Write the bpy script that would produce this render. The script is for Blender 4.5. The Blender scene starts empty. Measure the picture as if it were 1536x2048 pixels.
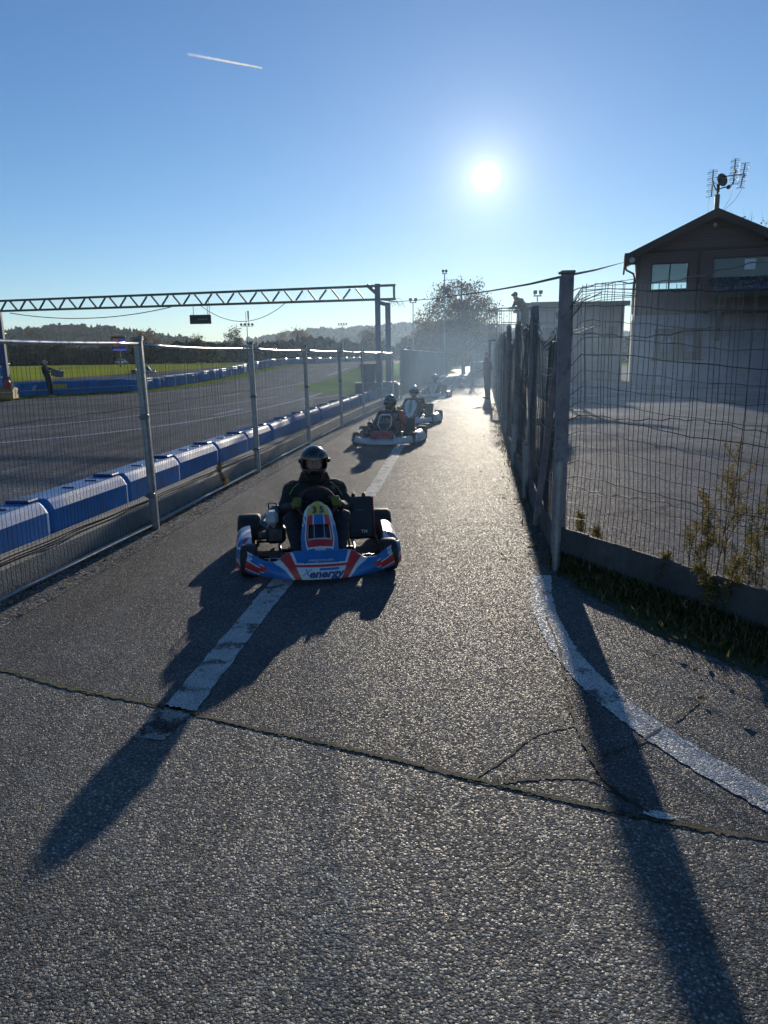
import bpy, bmesh, math, random
from math import sin, cos, tan, pi, radians, sqrt, atan2, hypot, exp
from mathutils import Vector, Matrix, Euler
S = bpy.context.scene
COL = S.collection
rnd = random.Random(7)

# ---------------------------------------------------------------- camera
CAM_H = 1.65
F = 1479.0
pit = math.atan(310 / F); rol = 0.0155
cR = Vector((cos(rol), -sin(pit) * sin(rol), -cos(pit) * sin(rol)))
cU = Vector((sin(rol), sin(pit) * cos(rol), cos(pit) * cos(rol)))
cW = Vector((0, cos(pit), -sin(pit)))
cU = (cU - cW * cU.dot(cW)).normalized(); cR = cW.cross(cU)
cam = bpy.data.cameras.new('camera'); cam_o = bpy.data.objects.new('camera', cam); COL.objects.link(cam_o)
m = Matrix((cR, cU, -cW)).transposed().to_4x4(); m.translation = Vector((0, 0, CAM_H)); cam_o.matrix_world = m
cam.sensor_fit = 'VERTICAL'; cam.sensor_height = 36.0; cam.lens = F / 2048 * 36
cam.clip_start = 0.05; cam.clip_end = 20000
S.camera = cam_o

# ---------------------------------------------------------------- sky, sun, exposure
SUN_AZ, SUN_EL = radians(7.7), radians(12.35)
sd = Vector((sin(SUN_AZ) * cos(SUN_EL), cos(SUN_AZ) * cos(SUN_EL), sin(SUN_EL)))
world = bpy.data.worlds.new('World'); S.world = world; world.use_nodes = True
nt = world.node_tree; nt.nodes.clear()
def wn(t, **k):
    n = nt.nodes.new(t)
    for a, b in k.items(): setattr(n, a, b)
    return n
sky = wn('ShaderNodeTexSky', sky_type='NISHITA', sun_disc=False)
sky.sun_elevation = SUN_EL; sky.sun_rotation = SUN_AZ
sky.altitude = 400; sky.air_density = 1.0; sky.dust_density = 0.06; sky.ozone_density = 3.0
hs = wn('ShaderNodeHueSaturation'); hs.inputs['Saturation'].default_value = 1.1; hs.inputs['Value'].default_value = 1.0
nt.links.new(sky.outputs[0], hs.inputs['Color'])
tc = wn('ShaderNodeTexCoord')
dot = wn('ShaderNodeVectorMath', operation='DOT_PRODUCT'); dot.inputs[1].default_value = sd
nrm = wn('ShaderNodeVectorMath', operation='NORMALIZE')
nt.links.new(tc.outputs['Generated'], nrm.inputs[0]); nt.links.new(nrm.outputs[0], dot.inputs[0])
def wm(op, a, b=None):
    n = wn('ShaderNodeMath', operation=op)
    for i, v in enumerate((a, b)):
        if v is None: continue
        if isinstance(v, (int, float)): n.inputs[i].default_value = v
        else: nt.links.new(v, n.inputs[i])
    return n.outputs[0]
ang = wm('ARCCOSINE', wm('MINIMUM', dot.outputs['Value'], 1.0))      # angle from the sun
def lobe(sig, amp): return wm('MULTIPLY', wm('EXPONENT', wm('MULTIPLY', wm('POWER', wm('DIVIDE', ang, radians(sig)), 2.0), -1.0)), amp)
def elobe(sig, amp): return wm('MULTIPLY', wm('EXPONENT', wm('MULTIPLY', wm('DIVIDE', ang, radians(sig)), -1.0)), amp)
glow = wm('ADD', wm('ADD', lobe(.46, 60.0), elobe(1.6, 8.0)), elobe(8.5, 1.25))
gc = wn('ShaderNodeMixRGB', blend_type='MULTIPLY'); gc.inputs[0].default_value = 1; gc.inputs[1].default_value = (1.0, 0.96, 0.86, 1)
nt.links.new(glow, gc.inputs[2])
add = wn('ShaderNodeMixRGB', blend_type='ADD'); add.inputs[0].default_value = 1
tint = wn('ShaderNodeMixRGB', blend_type='MULTIPLY'); tint.inputs[0].default_value = 1; tint.inputs[2].default_value = (.86, .95, 1.09, 1)
nt.links.new(hs.outputs[0], tint.inputs[1]); nt.links.new(tint.outputs[0], add.inputs[1]); nt.links.new(gc.outputs[0], add.inputs[2])
# low bank of distant cloud just above the hills
sep = wn('ShaderNodeSeparateXYZ'); nt.links.new(nrm.outputs[0], sep.inputs[0])
cmap = wn('ShaderNodeMapping'); cmap.inputs['Scale'].default_value = (9, 9, 60)
nt.links.new(nrm.outputs[0], cmap.inputs[0])
cn = wn('ShaderNodeTexNoise'); cn.inputs['Scale'].default_value = 1.0; cn.inputs['Detail'].default_value = 5
nt.links.new(cmap.outputs[0], cn.inputs['Vector'])
cr = wn('ShaderNodeValToRGB'); cr.color_ramp.elements[0].position = .46; cr.color_ramp.elements[1].position = .62
nt.links.new(cn.outputs['Fac'], cr.inputs[0])
band = wm('MULTIPLY', wm('SUBTRACT', 1.0, wm('MINIMUM', wm('MULTIPLY', wm('ABSOLUTE', wm('SUBTRACT', sep.outputs['Z'], .028)), 1 / .02), 1.0)), 0.75)
cf = wm('MULTIPLY', band, cr.outputs[0])
cmx = wn('ShaderNodeMixRGB'); cmx.inputs[2].default_value = (9.0, 8.6, 7.9, 1)
nt.links.new(cf, cmx.inputs[0]); nt.links.new(add.outputs[0], cmx.inputs[1])
bg = wn('ShaderNodeBackground'); bg.inputs[1].default_value = 0.079
out = wn('ShaderNodeOutputWorld')
nt.links.new(cmx.outputs[0], bg.inputs[0]); nt.links.new(bg.outputs[0], out.inputs[0])
sl = bpy.data.lights.new('sun', 'SUN'); sl.energy = 4.6; sl.angle = radians(0.55); sl.color = (1.0, 0.885, 0.72)
so = bpy.data.objects.new('sun', sl); COL.objects.link(so); so.rotation_euler = sd.to_track_quat('Z', 'Y').to_euler()
S.view_settings.view_transform = 'Standard'; S.view_settings.look = 'None'
S.view_settings.exposure = 0.42; S.view_settings.gamma = 1.0; S.view_settings.use_curve_mapping = False
S.render.engine = 'CYCLES'; S.cycles.max_bounces = 6; S.cycles.transparent_max_bounces = 12
S.cycles.sample_clamp_indirect = 4.0

# ---------------------------------------------------------------- materials
MATS = {}
class NT:
    def __init__(s, name):
        s.m = bpy.data.materials.new(name); s.m.use_nodes = True
        s.t = s.m.node_tree; s.b = s.t.nodes['Principled BSDF']; s.o = s.t.nodes['Material Output']
    def n(s, t, ins=None, **k):
        n = s.t.nodes.new(t)
        for a, b in k.items(): setattr(n, a, b)
        for a, b in (ins or {}).items():
            if hasattr(b, 'is_output') or isinstance(b, bpy.types.NodeSocket): s.t.links.new(b, n.inputs[a])
            else: n.inputs[a].default_value = b
        return n
    def l(s, a, b): s.t.links.new(a, b)
    def math(s, op, a, b=0.0): return s.n('ShaderNodeMath', {0: a, 1: b}, operation=op).outputs[0]
    def mix(s, f, a, b, bt='MIX'): return s.n('ShaderNodeMixRGB', {0: f, 1: a, 2: b}, blend_type=bt).outputs[0]
    def ramp(s, f, stops):
        n = s.n('ShaderNodeValToRGB', {0: f}); e = n.color_ramp.elements
        e[0].position, e[1].position = stops[0][0], stops[-1][0]
        e[0].color = c4(stops[0][1]); e[1].color = c4(stops[-1][1])
        for p, c in stops[1:-1]:
            q = e.new(p); q.color = c4(c)
        return n.outputs[0]
def c4(c): return tuple(c) + (1,) if hasattr(c, '__len__') and len(c) == 3 else ((c, c, c, 1) if not hasattr(c, '__len__') else tuple(c))
def mat(name, col, rough=.6, metal=0, var=.15, scale=8, bump=0, bscale=60, spec=.5, dirt=None, coat=0):
    """plain painted / plastic / metal surface with slight mottling and wear"""
    if name in MATS: return MATS[name]
    k = NT(name); o = k.n('ShaderNodeTexCoord').outputs['Object']
    nz = k.n('ShaderNodeTexNoise', {'Vector': o, 'Scale': scale, 'Detail': 5}).outputs['Fac']
    lo = tuple(x * (1 - var) for x in col); hi = tuple(min(1, x * (1 + var)) for x in col)
    base = k.ramp(nz, [(.3, lo), (.7, hi)])
    if dirt:
        nd = k.n('ShaderNodeTexNoise', {'Vector': o, 'Scale': scale * 2.7, 'Detail': 7, 'Roughness': .7}).outputs['Fac']
        base = k.mix(k.ramp(nd, [(.5, 0.), (.72, .75)]), base, c4(dirt))
    k.l(base, k.b.inputs['Base Color'])
    k.l(k.ramp(nz, [(.3, max(.02, rough - .08)), (.7, min(1, rough + .1))]), k.b.inputs['Roughness'])
    k.b.inputs['Metallic'].default_value = metal
    k.b.inputs['Specular IOR Level'].default_value = spec
    k.b.inputs['Coat Weight'].default_value = coat
    if bump:
        nb = k.n('ShaderNodeTexNoise', {'Vector': o, 'Scale': bscale, 'Detail': 4}).outputs['Fac']
        k.l(k.n('ShaderNodeBump', {'Height': nb, 'Strength': bump, 'Distance': .01}).outputs[0], k.b.inputs['Normal'])
    MATS[name] = k.m; return k.m

def asphalt(name, s=105, base=.055, dist=.006, warm=(1, .97, .93), tone=1.0, paint=None, big=True, crev=.35, spec=.38, rough=(.42, .95)):
    k = NT(name); o = k.n('ShaderNodeTexCoord').outputs['Object']
    v = k.n('ShaderNodeTexVoronoi', {'Vector': o, 'Scale': s, 'Randomness': 1.0})
    v2 = k.n('ShaderNodeTexVoronoi', {'Vector': o, 'Scale': s * 2.3})
    stone = k.n('ShaderNodeSeparateColor', {0: v.outputs['Color']})
    n1 = k.n('ShaderNodeTexNoise', {'Vector': o, 'Scale': .9, 'Detail': 6, 'Roughness': .62}).outputs['Fac']
    n2 = k.n('ShaderNodeTexNoise', {'Vector': o, 'Scale': 9, 'Detail': 5}).outputs['Fac']
    n0 = k.n('ShaderNodeTexNoise', {'Vector': o, 'Scale': .33, 'Detail': 5, 'Roughness': .6, 'Distortion': .6}).outputs['Fac']
    per = k.ramp(stone.outputs[0], [(0., base * .55), (.5, base * .92), (.85, base * 1.35), (1., base * 2.7)])
    col = k.mix(1., per, c4(warm), 'MULTIPLY')
    col = k.mix(1., col, k.ramp(n1, [(.3, .7), (.7, 1.25)]), 'MULTIPLY')
    col = k.mix(1., col, k.ramp(n0, [(.36, .68), (.5, 1.), (.66, 1.25)]), 'MULTIPLY')
    col = k.mix(.6, col, k.ramp(n2, [(.3, .75), (.7, 1.2)]), 'MULTIPLY')
    mpz = k.n('ShaderNodeMapping', {'Vector': o}); mpz.inputs['Rotation'].default_value = (0, 0, .13); mpz.inputs['Scale'].default_value = (2.6, .10, 1)
    st = k.n('ShaderNodeTexNoise', {'Vector': mpz.outputs[0], 'Scale': 1.0, 'Detail': 6, 'Roughness': .6}).outputs['Fac']
    col = k.mix(1., col, k.ramp(st, [(.36, .80), (.5, 1.), (.64, 1.12)]), 'MULTIPLY')
    sn = k.n('ShaderNodeTexNoise', {'Vector': o, 'Scale': 1.7, 'Detail': 8, 'Roughness': .75}).outputs['Fac']
    col = k.mix(1., col, k.ramp(sn, [(.60, 1.), (.68, .62)]), 'MULTIPLY')
    f = k.ramp(v.outputs['Distance'], [(.35, 0.), (.62, 1.)])
    col = k.mix(k.math('MULTIPLY', f, crev + .25), col, c4(base * .25))
    if paint:
        # worn paint: missing where noise is high and down in the gaps between stones
        pn = k.n('ShaderNodeTexNoise', {'Vector': o, 'Scale': 5.5, 'Detail': 9, 'Roughness': .72}).outputs['Fac']
        pw = k.ramp(pn, [(paint[1], 1.), (paint[1] + .07, 0.)])
        gap = k.ramp(v.outputs['Distance'], [(.5, 1.), (.68, .25)])
        pf = k.math('MULTIPLY', pw, gap)
        pc = k.mix(1., c4(paint[0]), k.ramp(n2, [(.3, .82), (.75, 1.05)]), 'MULTIPLY')
        col = k.mix(pf, col, pc)
    k.l(col, k.b.inputs['Base Color'])
    k.l(k.ramp(stone.outputs[1], [(0., rough[0]), (1., rough[1])]), k.b.inputs['Roughness'])
    gl = k.ramp(stone.outputs[1], [(0., 1.), (.16, .9), (.22, 0.), (1., 0.)])
    k.b.inputs['Specular IOR Level'].default_value = min(1, spec * 2.2)
    # every stone is domed and tipped its own way
    v3 = k.n('ShaderNodeTexVoronoi', {'Vector': o, 'Scale': s * .42})
    h1 = k.math('SUBTRACT', 1., k.math('POWER', v.outputs['Distance'], 1.6))
    hh = k.math('ADD', k.math('MULTIPLY', h1, .9), k.math('MULTIPLY', stone.outputs[2], .7))
    hh = k.math('ADD', hh, k.math('MULTIPLY', v2.outputs['Distance'], -.5))
    hh = k.math('ADD', hh, k.math('MULTIPLY', v3.outputs['Distance'], -.4))
    if big: hh = k.math('ADD', k.math('ADD', hh, k.math('MULTIPLY', n2, .2)), k.math('MULTIPLY', n1, 5.0))
    bp = k.n('ShaderNodeBump', {'Height': hh, 'Strength': 1.0, 'Distance': dist}).outputs[0]; k.l(bp, k.b.inputs['Normal'])
    df = k.n('ShaderNodeBsdfDiffuse', {'Color': col, 'Roughness': 1.0, 'Normal': bp})
    ms = k.n('ShaderNodeMixShader', {0: k.math('ADD', k.math('MULTIPLY', gl, .22), .30), 1: df.outputs[0], 2: k.b.outputs[0]}); k.l(ms.outputs[0], k.o.inputs[0])
    MATS[name] = k.m; return k.m

def vcol_mat(name, rough=.3, coat=.3, attr='Col'):
    if name in MATS: return MATS[name]
    k = NT(name); a = k.n('ShaderNodeAttribute', attribute_name=attr)
    o = k.n('ShaderNodeTexCoord').outputs['Object']
    nz = k.n('ShaderNodeTexNoise', {'Vector': o, 'Scale': 14, 'Detail': 6}).outputs['Fac']
    c = k.mix(1., a.outputs['Color'], k.ramp(nz, [(.3, .82), (.7, 1.05)]), 'MULTIPLY')
    k.l(c, k.b.inputs['Base Color'])
    k.l(k.ramp(nz, [(.3, rough), (.75, rough + .22)]), k.b.inputs['Roughness'])
    k.b.inputs['Coat Weight'].default_value = coat; k.b.inputs['Coat Roughness'].default_value = .15
    MATS[name] = k.m; return k.m

def leaf_mat(name, cols, trans=.35, spec=0):
    k = NT(name); a = k.n('ShaderNodeAttribute', attribute_name='Col')
    sp = k.n('ShaderNodeSeparateColor', {0: a.outputs['Color']})
    c = k.ramp(sp.outputs[0], [(i / (len(cols) - 1), q) for i, q in enumerate(cols)])
    k.l(c, k.b.inputs['Base Color']); k.b.inputs['Roughness'].default_value = .6
    k.b.inputs['Specular IOR Level'].default_value = spec
    tr = k.n('ShaderNodeBsdfTranslucent', {'Color': c})
    mx = k.n('ShaderNodeMixShader', {0: trans, 1: k.b.outputs[0], 2: tr.outputs[0]})
    k.l(mx.outputs[0], k.o.inputs[0]); MATS[name] = k.m; return k.m

def grass_mat(name, a, b, scale=3.0, bump=.6):
    k = NT(name); o = k.n('ShaderNodeTexCoord').outputs['Object']
    n1 = k.n('ShaderNodeTexNoise', {'Vector': o, 'Scale': scale, 'Detail': 8, 'Roughness': .7}).outputs['Fac']
    n2 = k.n('ShaderNodeTexNoise', {'Vector': o, 'Scale': .12, 'Detail': 4}).outputs['Fac']
    n3 = k.n('ShaderNodeTexNoise', {'Vector': o, 'Scale': 45, 'Detail': 4}).outputs['Fac']
    c = k.ramp(n1, [(.3, a), (.7, b)])
    c = k.mix(.7, c, k.ramp(n2, [(.35, .7), (.65, 1.3)]), 'MULTIPLY')
    c = k.mix(.6, c, k.ramp(n3, [(.3, .6), (.7, 1.4)]), 'MULTIPLY')
    k.l(c, k.b.inputs['Base Color']); k.b.inputs['Roughness'].default_value = 1
    k.b.inputs['Specular IOR Level'].default_value = .0
    k.l(k.n('ShaderNodeBump', {'Height': n3, 'Strength': bump, 'Distance': .05}).outputs[0], k.b.inputs['Normal'])
    MATS[name] = k.m; return k.m

# ---------------------------------------------------------------- mesh builder
def smoothstep(a, b, x):
    t = max(0., min(1., (x - a) / (b - a))); return t * t * (3 - 2 * t)
def lerp(a, b, t): return a + (b - a) * t
def interp(pts, y):
    if y <= pts[0][0]: p, q = pts[0], pts[1]
    elif y >= pts[-1][0]: p, q = pts[-2], pts[-1]
    else:
        for p, q in zip(pts, pts[1:]):
            if p[0] <= y <= q[0]: break
    return p[1] + (q[1] - p[1]) * (y - p[0]) / (q[0] - p[0])
class MB:
    def __init__(s): s.v = []; s.f = []; s.mi = []; s.c = None; s.cur = 0
    def add(s, vs, fs):
        b = len(s.v); s.v += [tuple(x) for x in vs]
        for f in fs: s.f.append([b + i for i in f]); s.mi.append(s.cur)
        return s
    def box(s, c, d, rz=0, M=None, taper=1.0):
        hx, hy, hz = d[0] / 2, d[1] / 2, d[2] / 2
        vs = []
        for z in (-1, 1):
            k = taper if z > 0 else 1
            for x, y in ((-1, -1), (1, -1), (1, 1), (-1, 1)):
                v = Vector((x * hx * k, y * hy * k, z * hz))
                if M is not None: v = M @ v
                if rz: v = Matrix.Rotation(rz, 3, 'Z') @ v
                vs.append(v + Vector(c))
        return s.add(vs, [(3, 2, 1, 0), (4, 5, 6, 7), (0, 1, 5, 4), (1, 2, 6, 5), (2, 3, 7, 6), (3, 0, 4, 7)])
    def rbox(s, c, d, r=.02, rz=0, M=None):
        """box with chamfered edges"""
        x, y, z = d[0] / 2, d[1] / 2, d[2] / 2; r = min(r, x * .9, y * .9, z * .9)
        prof = [(-x + r, -y), (x - r, -y), (x, -y + r), (x, y - r), (x - r, y), (-x + r, y), (-x, y - r), (-x, -y + r)]
        inn = [(px * (x - r) / x if abs(px) == x else px, py * (y - r) / y if abs(py) == y else py) for px, py in prof]
        rows = [[(px, py, -z) for px, py in inn], [(px, py, -z + r) for px, py in prof], [(px, py, z - r) for px, py in prof], [(px, py, z) for px, py in inn]]
        vs = []
        for row in rows:
            for p in row:
                v = Vector(p)
                if M is not None: v = M @ v
                if rz: v = Matrix.Rotation(rz, 3, 'Z') @ v
                vs.append(v + Vector(c))
        fs = [tuple(range(7, -1, -1)), tuple(range(24, 32))]
        for i in range(3):
            for j in range(8):
                k = (j + 1) % 8; fs.append((i * 8 + j, i * 8 + k, i * 8 + 8 + k, i * 8 + 8 + j))
        return s.add(vs, fs)
    def tube(s, pts, r, n=6, cap=True, closed=False):
        pts = [Vector(p) for p in pts]; N = len(pts)
        rs = r if hasattr(r, '__len__') else [r] * N
        vs = []; ref = None
        for i, p in enumerate(pts):
            if closed: t = pts[(i + 1) % N] - pts[i - 1]
            else: t = pts[min(i + 1, N - 1)] - pts[max(i - 1, 0)]
            if t.length < 1e-9: t = Vector((0, 0, 1))
            t.normalize()
            if ref is None: ref = Vector((0, 0, 1)) if abs(t.z) < .9 else Vector((0, 1, 0))
            a = (ref - t * ref.dot(t))
            if a.length < 1e-4: a = Vector((1, 0, 0)) - t * t.x
            a.normalize(); ref = a; b = t.cross(a)
            for j in range(n):
                th = 2 * pi * (j + .5) / n; vs.append(p + (a * cos(th) + b * sin(th)) * rs[i])
        fs = []
        for i in range(N if closed else N - 1):
            q = (i + 1) % N
            for j in range(n):
                k = (j + 1) % n; fs.append((i * n + j, i * n + k, q * n + k, q * n + j))
        if cap and not closed: fs += [tuple(range(n - 1, -1, -1)), tuple((N - 1) * n + j for j in range(n))]
        return s.add(vs, fs)
    def lathe(s, prof, n=24, M=None, c=(0, 0, 0), closed=False):
        """prof: (radius, height) along local z; M maps into place"""
        vs = []
        for r, h in prof:
            for j in range(n):
                th = 2 * pi * j / n; v = Vector((r * cos(th), r * sin(th), h))
                if M is not None: v = M @ v
                vs.append(v + Vector(c))
        fs = []; P = len(prof)
        for i in range(P if closed else P - 1):
            q = (i + 1) % P
            for j in range(n):
                k = (j + 1) % n; fs.append((i * n + j, i * n + k, q * n + k, q * n + j))
        if not closed: fs += [tuple(range(n - 1, -1, -1)), tuple((P - 1) * n + j for j in range(n))]
        return s.add(vs, fs)
    def ball(s, c, r, n=10, m=6, sc=(1, 1, 1)):
        vs = []; fs = []
        for i in range(m + 1):
            ph = pi * i / m
            for j in range(n):
                th = 2 * pi * j / n
                vs.append((c[0] + r * sc[0] * sin(ph) * cos(th), c[1] + r * sc[1] * sin(ph) * sin(th), c[2] - r * sc[2] * cos(ph)))
        for i in range(m):
            for j in range(n):
                k = (j + 1) % n; fs.append((i * n + j, i * n + k, (i + 1) * n + k, (i + 1) * n + j))
        return s.add(vs, fs)
    def prism(s, poly, z0, z1):
        n = len(poly); vs = [(x, y, z0) for x, y in poly] + [(x, y, z1) for x, y in poly]
        return s.add(vs, [tuple(range(n - 1, -1, -1)), tuple(range(n, 2 * n))] + [(i, (i + 1) % n, n + (i + 1) % n, n + i) for i in range(n)])
    def grid(s, fn, nu, nv, u0=-1, u1=1, v0=0, v1=1, colfn=None):
        b = len(s.v)
        for j in range(nv + 1):
            for i in range(nu + 1):
                u = lerp(u0, u1, i / nu); v = lerp(v0, v1, j / nv)
                s.v.append(tuple(fn(u, v)))
                if colfn:
                    if s.c is None: s.c = [(0, 0, 0)] * b
                    s.c.append(colfn(u, v))
        for j in range(nv):
            for i in range(nu):
                a = b + j * (nu + 1) + i; s.f.append([a, a + 1, a + nu + 2, a + nu + 1]); s.mi.append(s.cur)
        return s
    def build(s, name, mats, parent=None, smooth=False, loc=None, solid=0, bevel=0, merge=False):
        me = bpy.data.meshes.new(name); me.from_pydata(s.v, [], s.f)
        if not isinstance(mats, (list, tuple)): mats = [mats]
        for q in mats: me.materials.append(q)
        me.polygons.foreach_set('material_index', s.mi)
        if smooth: me.polygons.foreach_set('use_smooth', [True] * len(s.f))
        if s.c:
            at = me.color_attributes.new('Col', 'FLOAT_COLOR', 'POINT')
            fl = []
            for c in s.c: fl += [c[0], c[1], c[2], 1.0]
            fl += [0, 0, 0, 1] * (len(s.v) - len(s.c))
            at.data.foreach_set('color', fl)
        me.update()
        o = bpy.data.objects.new(name, me); COL.objects.link(o)
        if solid: md = o.modifiers.new('s', 'SOLIDIFY'); md.thickness = solid; md.offset = -1
        if bevel: md = o.modifiers.new('b', 'BEVEL'); md.width = bevel; md.segments = 2; md.limit_method = 'ANGLE'
        if parent: o.parent = parent
        if loc: o.location = loc
        return o
def struct(o): o['kind'] = 'structure'; return o
def tag(o, label, cat, group=None, kind=None):
    o['label'] = label; o['category'] = cat
    if group: o['group'] = group
    if kind: o['kind'] = kind
    return o
def thing(name, label, cat, loc=(0, 0, 0), rz=0, group=None):
    o = bpy.data.objects.new(name, None); COL.objects.link(o); o.empty_display_size = .2
    o.location = loc; o.rotation_euler = (0, 0, rz); tag(o, label, cat, group); return o
def dup(root, loc, rz, label=None, group=None):
    r = root.copy(); COL.objects.link(r); r.location = loc; r.rotation_euler = (0, 0, rz)
    if label: r['label'] = label
    if group: r['group'] = group
    def rec(a, b):
        for ch in list(a.children):
            c = ch.copy(); COL.objects.link(c); c.parent = b; rec(ch, c)
    rec(root, r); return r
def text_mesh(txt, size=1.0, ext=0.0, bold=0.0, shear=0.0, align='CENTER'):
    cu = bpy.data.curves.new('txt', 'FONT'); cu.body = txt; cu.size = size; cu.extrude = ext; cu.offset = bold; cu.shear = shear
    cu.align_x = align; cu.align_y = 'CENTER'; cu.resolution_u = 3
    o = bpy.data.objects.new('txt', cu); COL.objects.link(o)
    me = bpy.data.meshes.new_from_object(o.evaluated_get(bpy.context.evaluated_depsgraph_get()))
    vs = [v.co.copy() for v in me.vertices]; fs = [list(p.vertices) for p in me.polygons]
    bpy.data.objects.remove(o); bpy.data.curves.remove(cu); bpy.data.meshes.remove(me)
    return vs, fs
def text_on(txt, fn, size, mt, parent, name='lettering', bold=0.0, shear=0.0, sub=0):
    """fn maps flat text coords to a 3D point"""
    vs, fs = text_mesh(txt, size, 0, bold, shear)
    bm = bmesh.new(); bv = [bm.verts.new(v) for v in vs]
    for f in fs:
        try: bm.faces.new([bv[i] for i in f])
        except ValueError: pass
    if sub: bmesh.ops.triangulate(bm, faces=bm.faces[:]); bmesh.ops.subdivide_edges(bm, edges=bm.edges[:], cuts=sub)
    for v in bm.verts: v.co = Vector(fn(v.co.x, v.co.y))
    me = bpy.data.meshes.new(name); bm.to_mesh(me); bm.free(); me.materials.append(mt)
    o = bpy.data.objects.new(name, me); COL.objects.link(o); o.parent = parent; return o
from mathutils import noise as mnoise
def remesh_body(caps, vox, mt, name, parent=None, smooth=3, balls=(), folds=0):
    """one continuous skin round a set of tapered limbs: caps = (p, q, r1, r2)"""
    b = MB()
    for p, q, r1, r2 in caps:
        p, q = Vector(p), Vector(q); L = (q - p).length; n = max(2, int(L / (min(r1, r2) * .6)) + 1)
        for i in range(n + 1):
            t = i / n; b.ball(p.lerp(q, t), lerp(r1, r2, t), 10, 6)
        b.tube([p, q], [r1 * .97, r2 * .97], 10)
    for c, r, sc in balls: b.ball(c, r, 14, 9, sc)
    o = b.build(name, mt)
    md = o.modifiers.new('r', 'REMESH'); md.mode = 'VOXEL'; md.voxel_size = vox
    md = o.modifiers.new('s', 'SMOOTH'); md.factor = .6; md.iterations = smooth
    me = bpy.data.meshes.new_from_object(o.evaluated_get(bpy.context.evaluated_depsgraph_get()))
    me.polygons.foreach_set('use_smooth', [True] * len(me.polygons))
    bpy.data.objects.remove(o); me.name = name
    if folds:
        nms = [v.normal.copy() for v in me.vertices]
        for v, nm_ in zip(me.vertices, nms):
            c = v.co; n1 = mnoise.noise(Vector((c.x * 9 + c.z * 5, c.y * 9, c.z * 22 - c.x * 6))); n2 = mnoise.noise(Vector((c.x * 24, c.y * 20, c.z * 40 + c.x * 14)))
            v.co = c + nm_ * (folds * (.75 * (1 - abs(n1) * 2.2) + .35 * n2))
        me.update()
    o = bpy.data.objects.new(name, me); COL.objects.link(o)
    if parent: o.parent = parent
    return o

# ---------------------------------------------------------------- site lines (metres; camera at the origin, lane runs away along +Y)
FLP = [(1, -3.2), (4.86, -2.66), (7.22, -2.3), (10.87, -1.87), (14.4, -1.45), (18, -1.0), (21.5, -.55), (25, 0), (27, .4), (40, 2.15), (80, 7.3), (120, 12.4)]
FRP = [(5.8, 1.43), (8.8, 1.77), (11.6, 2.09), (14.4, 2.42), (17.2, 2.79), (28, 4.25), (39, 5.75), (50, 7.2), (80, 11.2), (120, 16.4)]
def FL(y): return interp(FLP, y)
def FR(y): return interp(FRP, y)
def hz(x, y):
    q = x - FL(y)
    return 1.0 * smoothstep(50, 82, y - .8 * x) * smoothstep(-.5, -9, q)
def drape(name, left, right, mt, off, n=60, m=6, wob=0):
    """strip between two polylines given as lists of (x, y) with equal parameter, laid on the terrain"""
    def at(pl, t):
        t *= len(pl) - 1; i = min(int(t), len(pl) - 2); f = t - i
        return lerp(pl[i][0], pl[i + 1][0], f), lerp(pl[i][1], pl[i + 1][1], f)
    b = MB(); r2 = random.Random(len(name))
    js = [r2.uniform(-wob, wob) for _ in range(2 * n + 2)]
    def fn(u, v):
        a = at(left, v); c = at(right, v)
        x, y = lerp(a[0], c[0], u), lerp(a[1], c[1], u)
        k = int(round(v * n))
        if wob: x += js[k] * (1 - u) + js[n + k] * u
        return x, y, hz(x, y) + off
    b.grid(fn, m, n, 0, 1, 0, 1)
    return struct(b.build(name, mt))

ASPH_NEAR = asphalt('coarse_asphalt', 118, .235, .0066, (1.03, 1.0, .91), big=True, crev=.3, spec=.4)
ASPH_LANE = asphalt('lane_asphalt', 140, .175, .0066, (.97, .985, 1.0), spec=.34)
ASPH_TRACK = asphalt('track_asphalt', 60, .19, .004, (1, .98, 1.0), rough=(.7, 1.), crev=.2, spec=.15)
ASPH_PARK = asphalt('park_asphalt', 80, .205, .005, (.93, .97, 1.12), rough=(.6, 1.), spec=.3)
GRAVEL = asphalt('gravel_strip', 46, .30, .012, (1, .95, .86), crev=.5, rough=(.7, .9))
DIRT = asphalt('dirt', 24, .06, .02, (1, .9, .8), crev=.5, rough=(.8, .95))
PAINT_N = asphalt('worn_white_paint', 112, .2, .0045, paint=((.78, .77, .74), .545))
PAINT_L = asphalt('worn_white_paint_lane', 140, .155, .0036, paint=((.74, .73, .70), .525))
PAINT_W = asphalt('faded_paint', 110, .068, .0055, paint=((.5, .49, .47), .45))
PAINT_T = asphalt('track_paint', 60, .075, .002, paint=((.75, .77, .8), .62), rough=(.6, .8))
GRASS_F = grass_mat('field_grass', (.20, .25, .035), (.37, .39, .07), 1.4)
GRASS_D = grass_mat('verge_grass', (.11, .20, .012), (.24, .32, .03), 3)

# ground to the horizon
b = MB()
xs = [-1600, -1200, -800, -600, -400, -300, -220, -160, -120, -90] + [-80 + 4 * i for i in range(41)] + [100, 130, 180, 260, 400, 700, 1100, 1600]
ys = [-90, -40, -10] + [-4 + 4 * i for i in range(42)] + [190, 240, 320, 420, 600, 900, 1200, 1480]
nx = len(xs)
b.v = [(x, y, hz(x, y) - .012) for y in ys for x in xs]
for j in range(len(ys) - 1):
    for i in range(nx - 1): a = j * nx + i; b.f.append([a, a + 1, a + nx + 1, a + nx]); b.mi.append(0)
struct(b.build('ground', GRASS_F, smooth=True))

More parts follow.
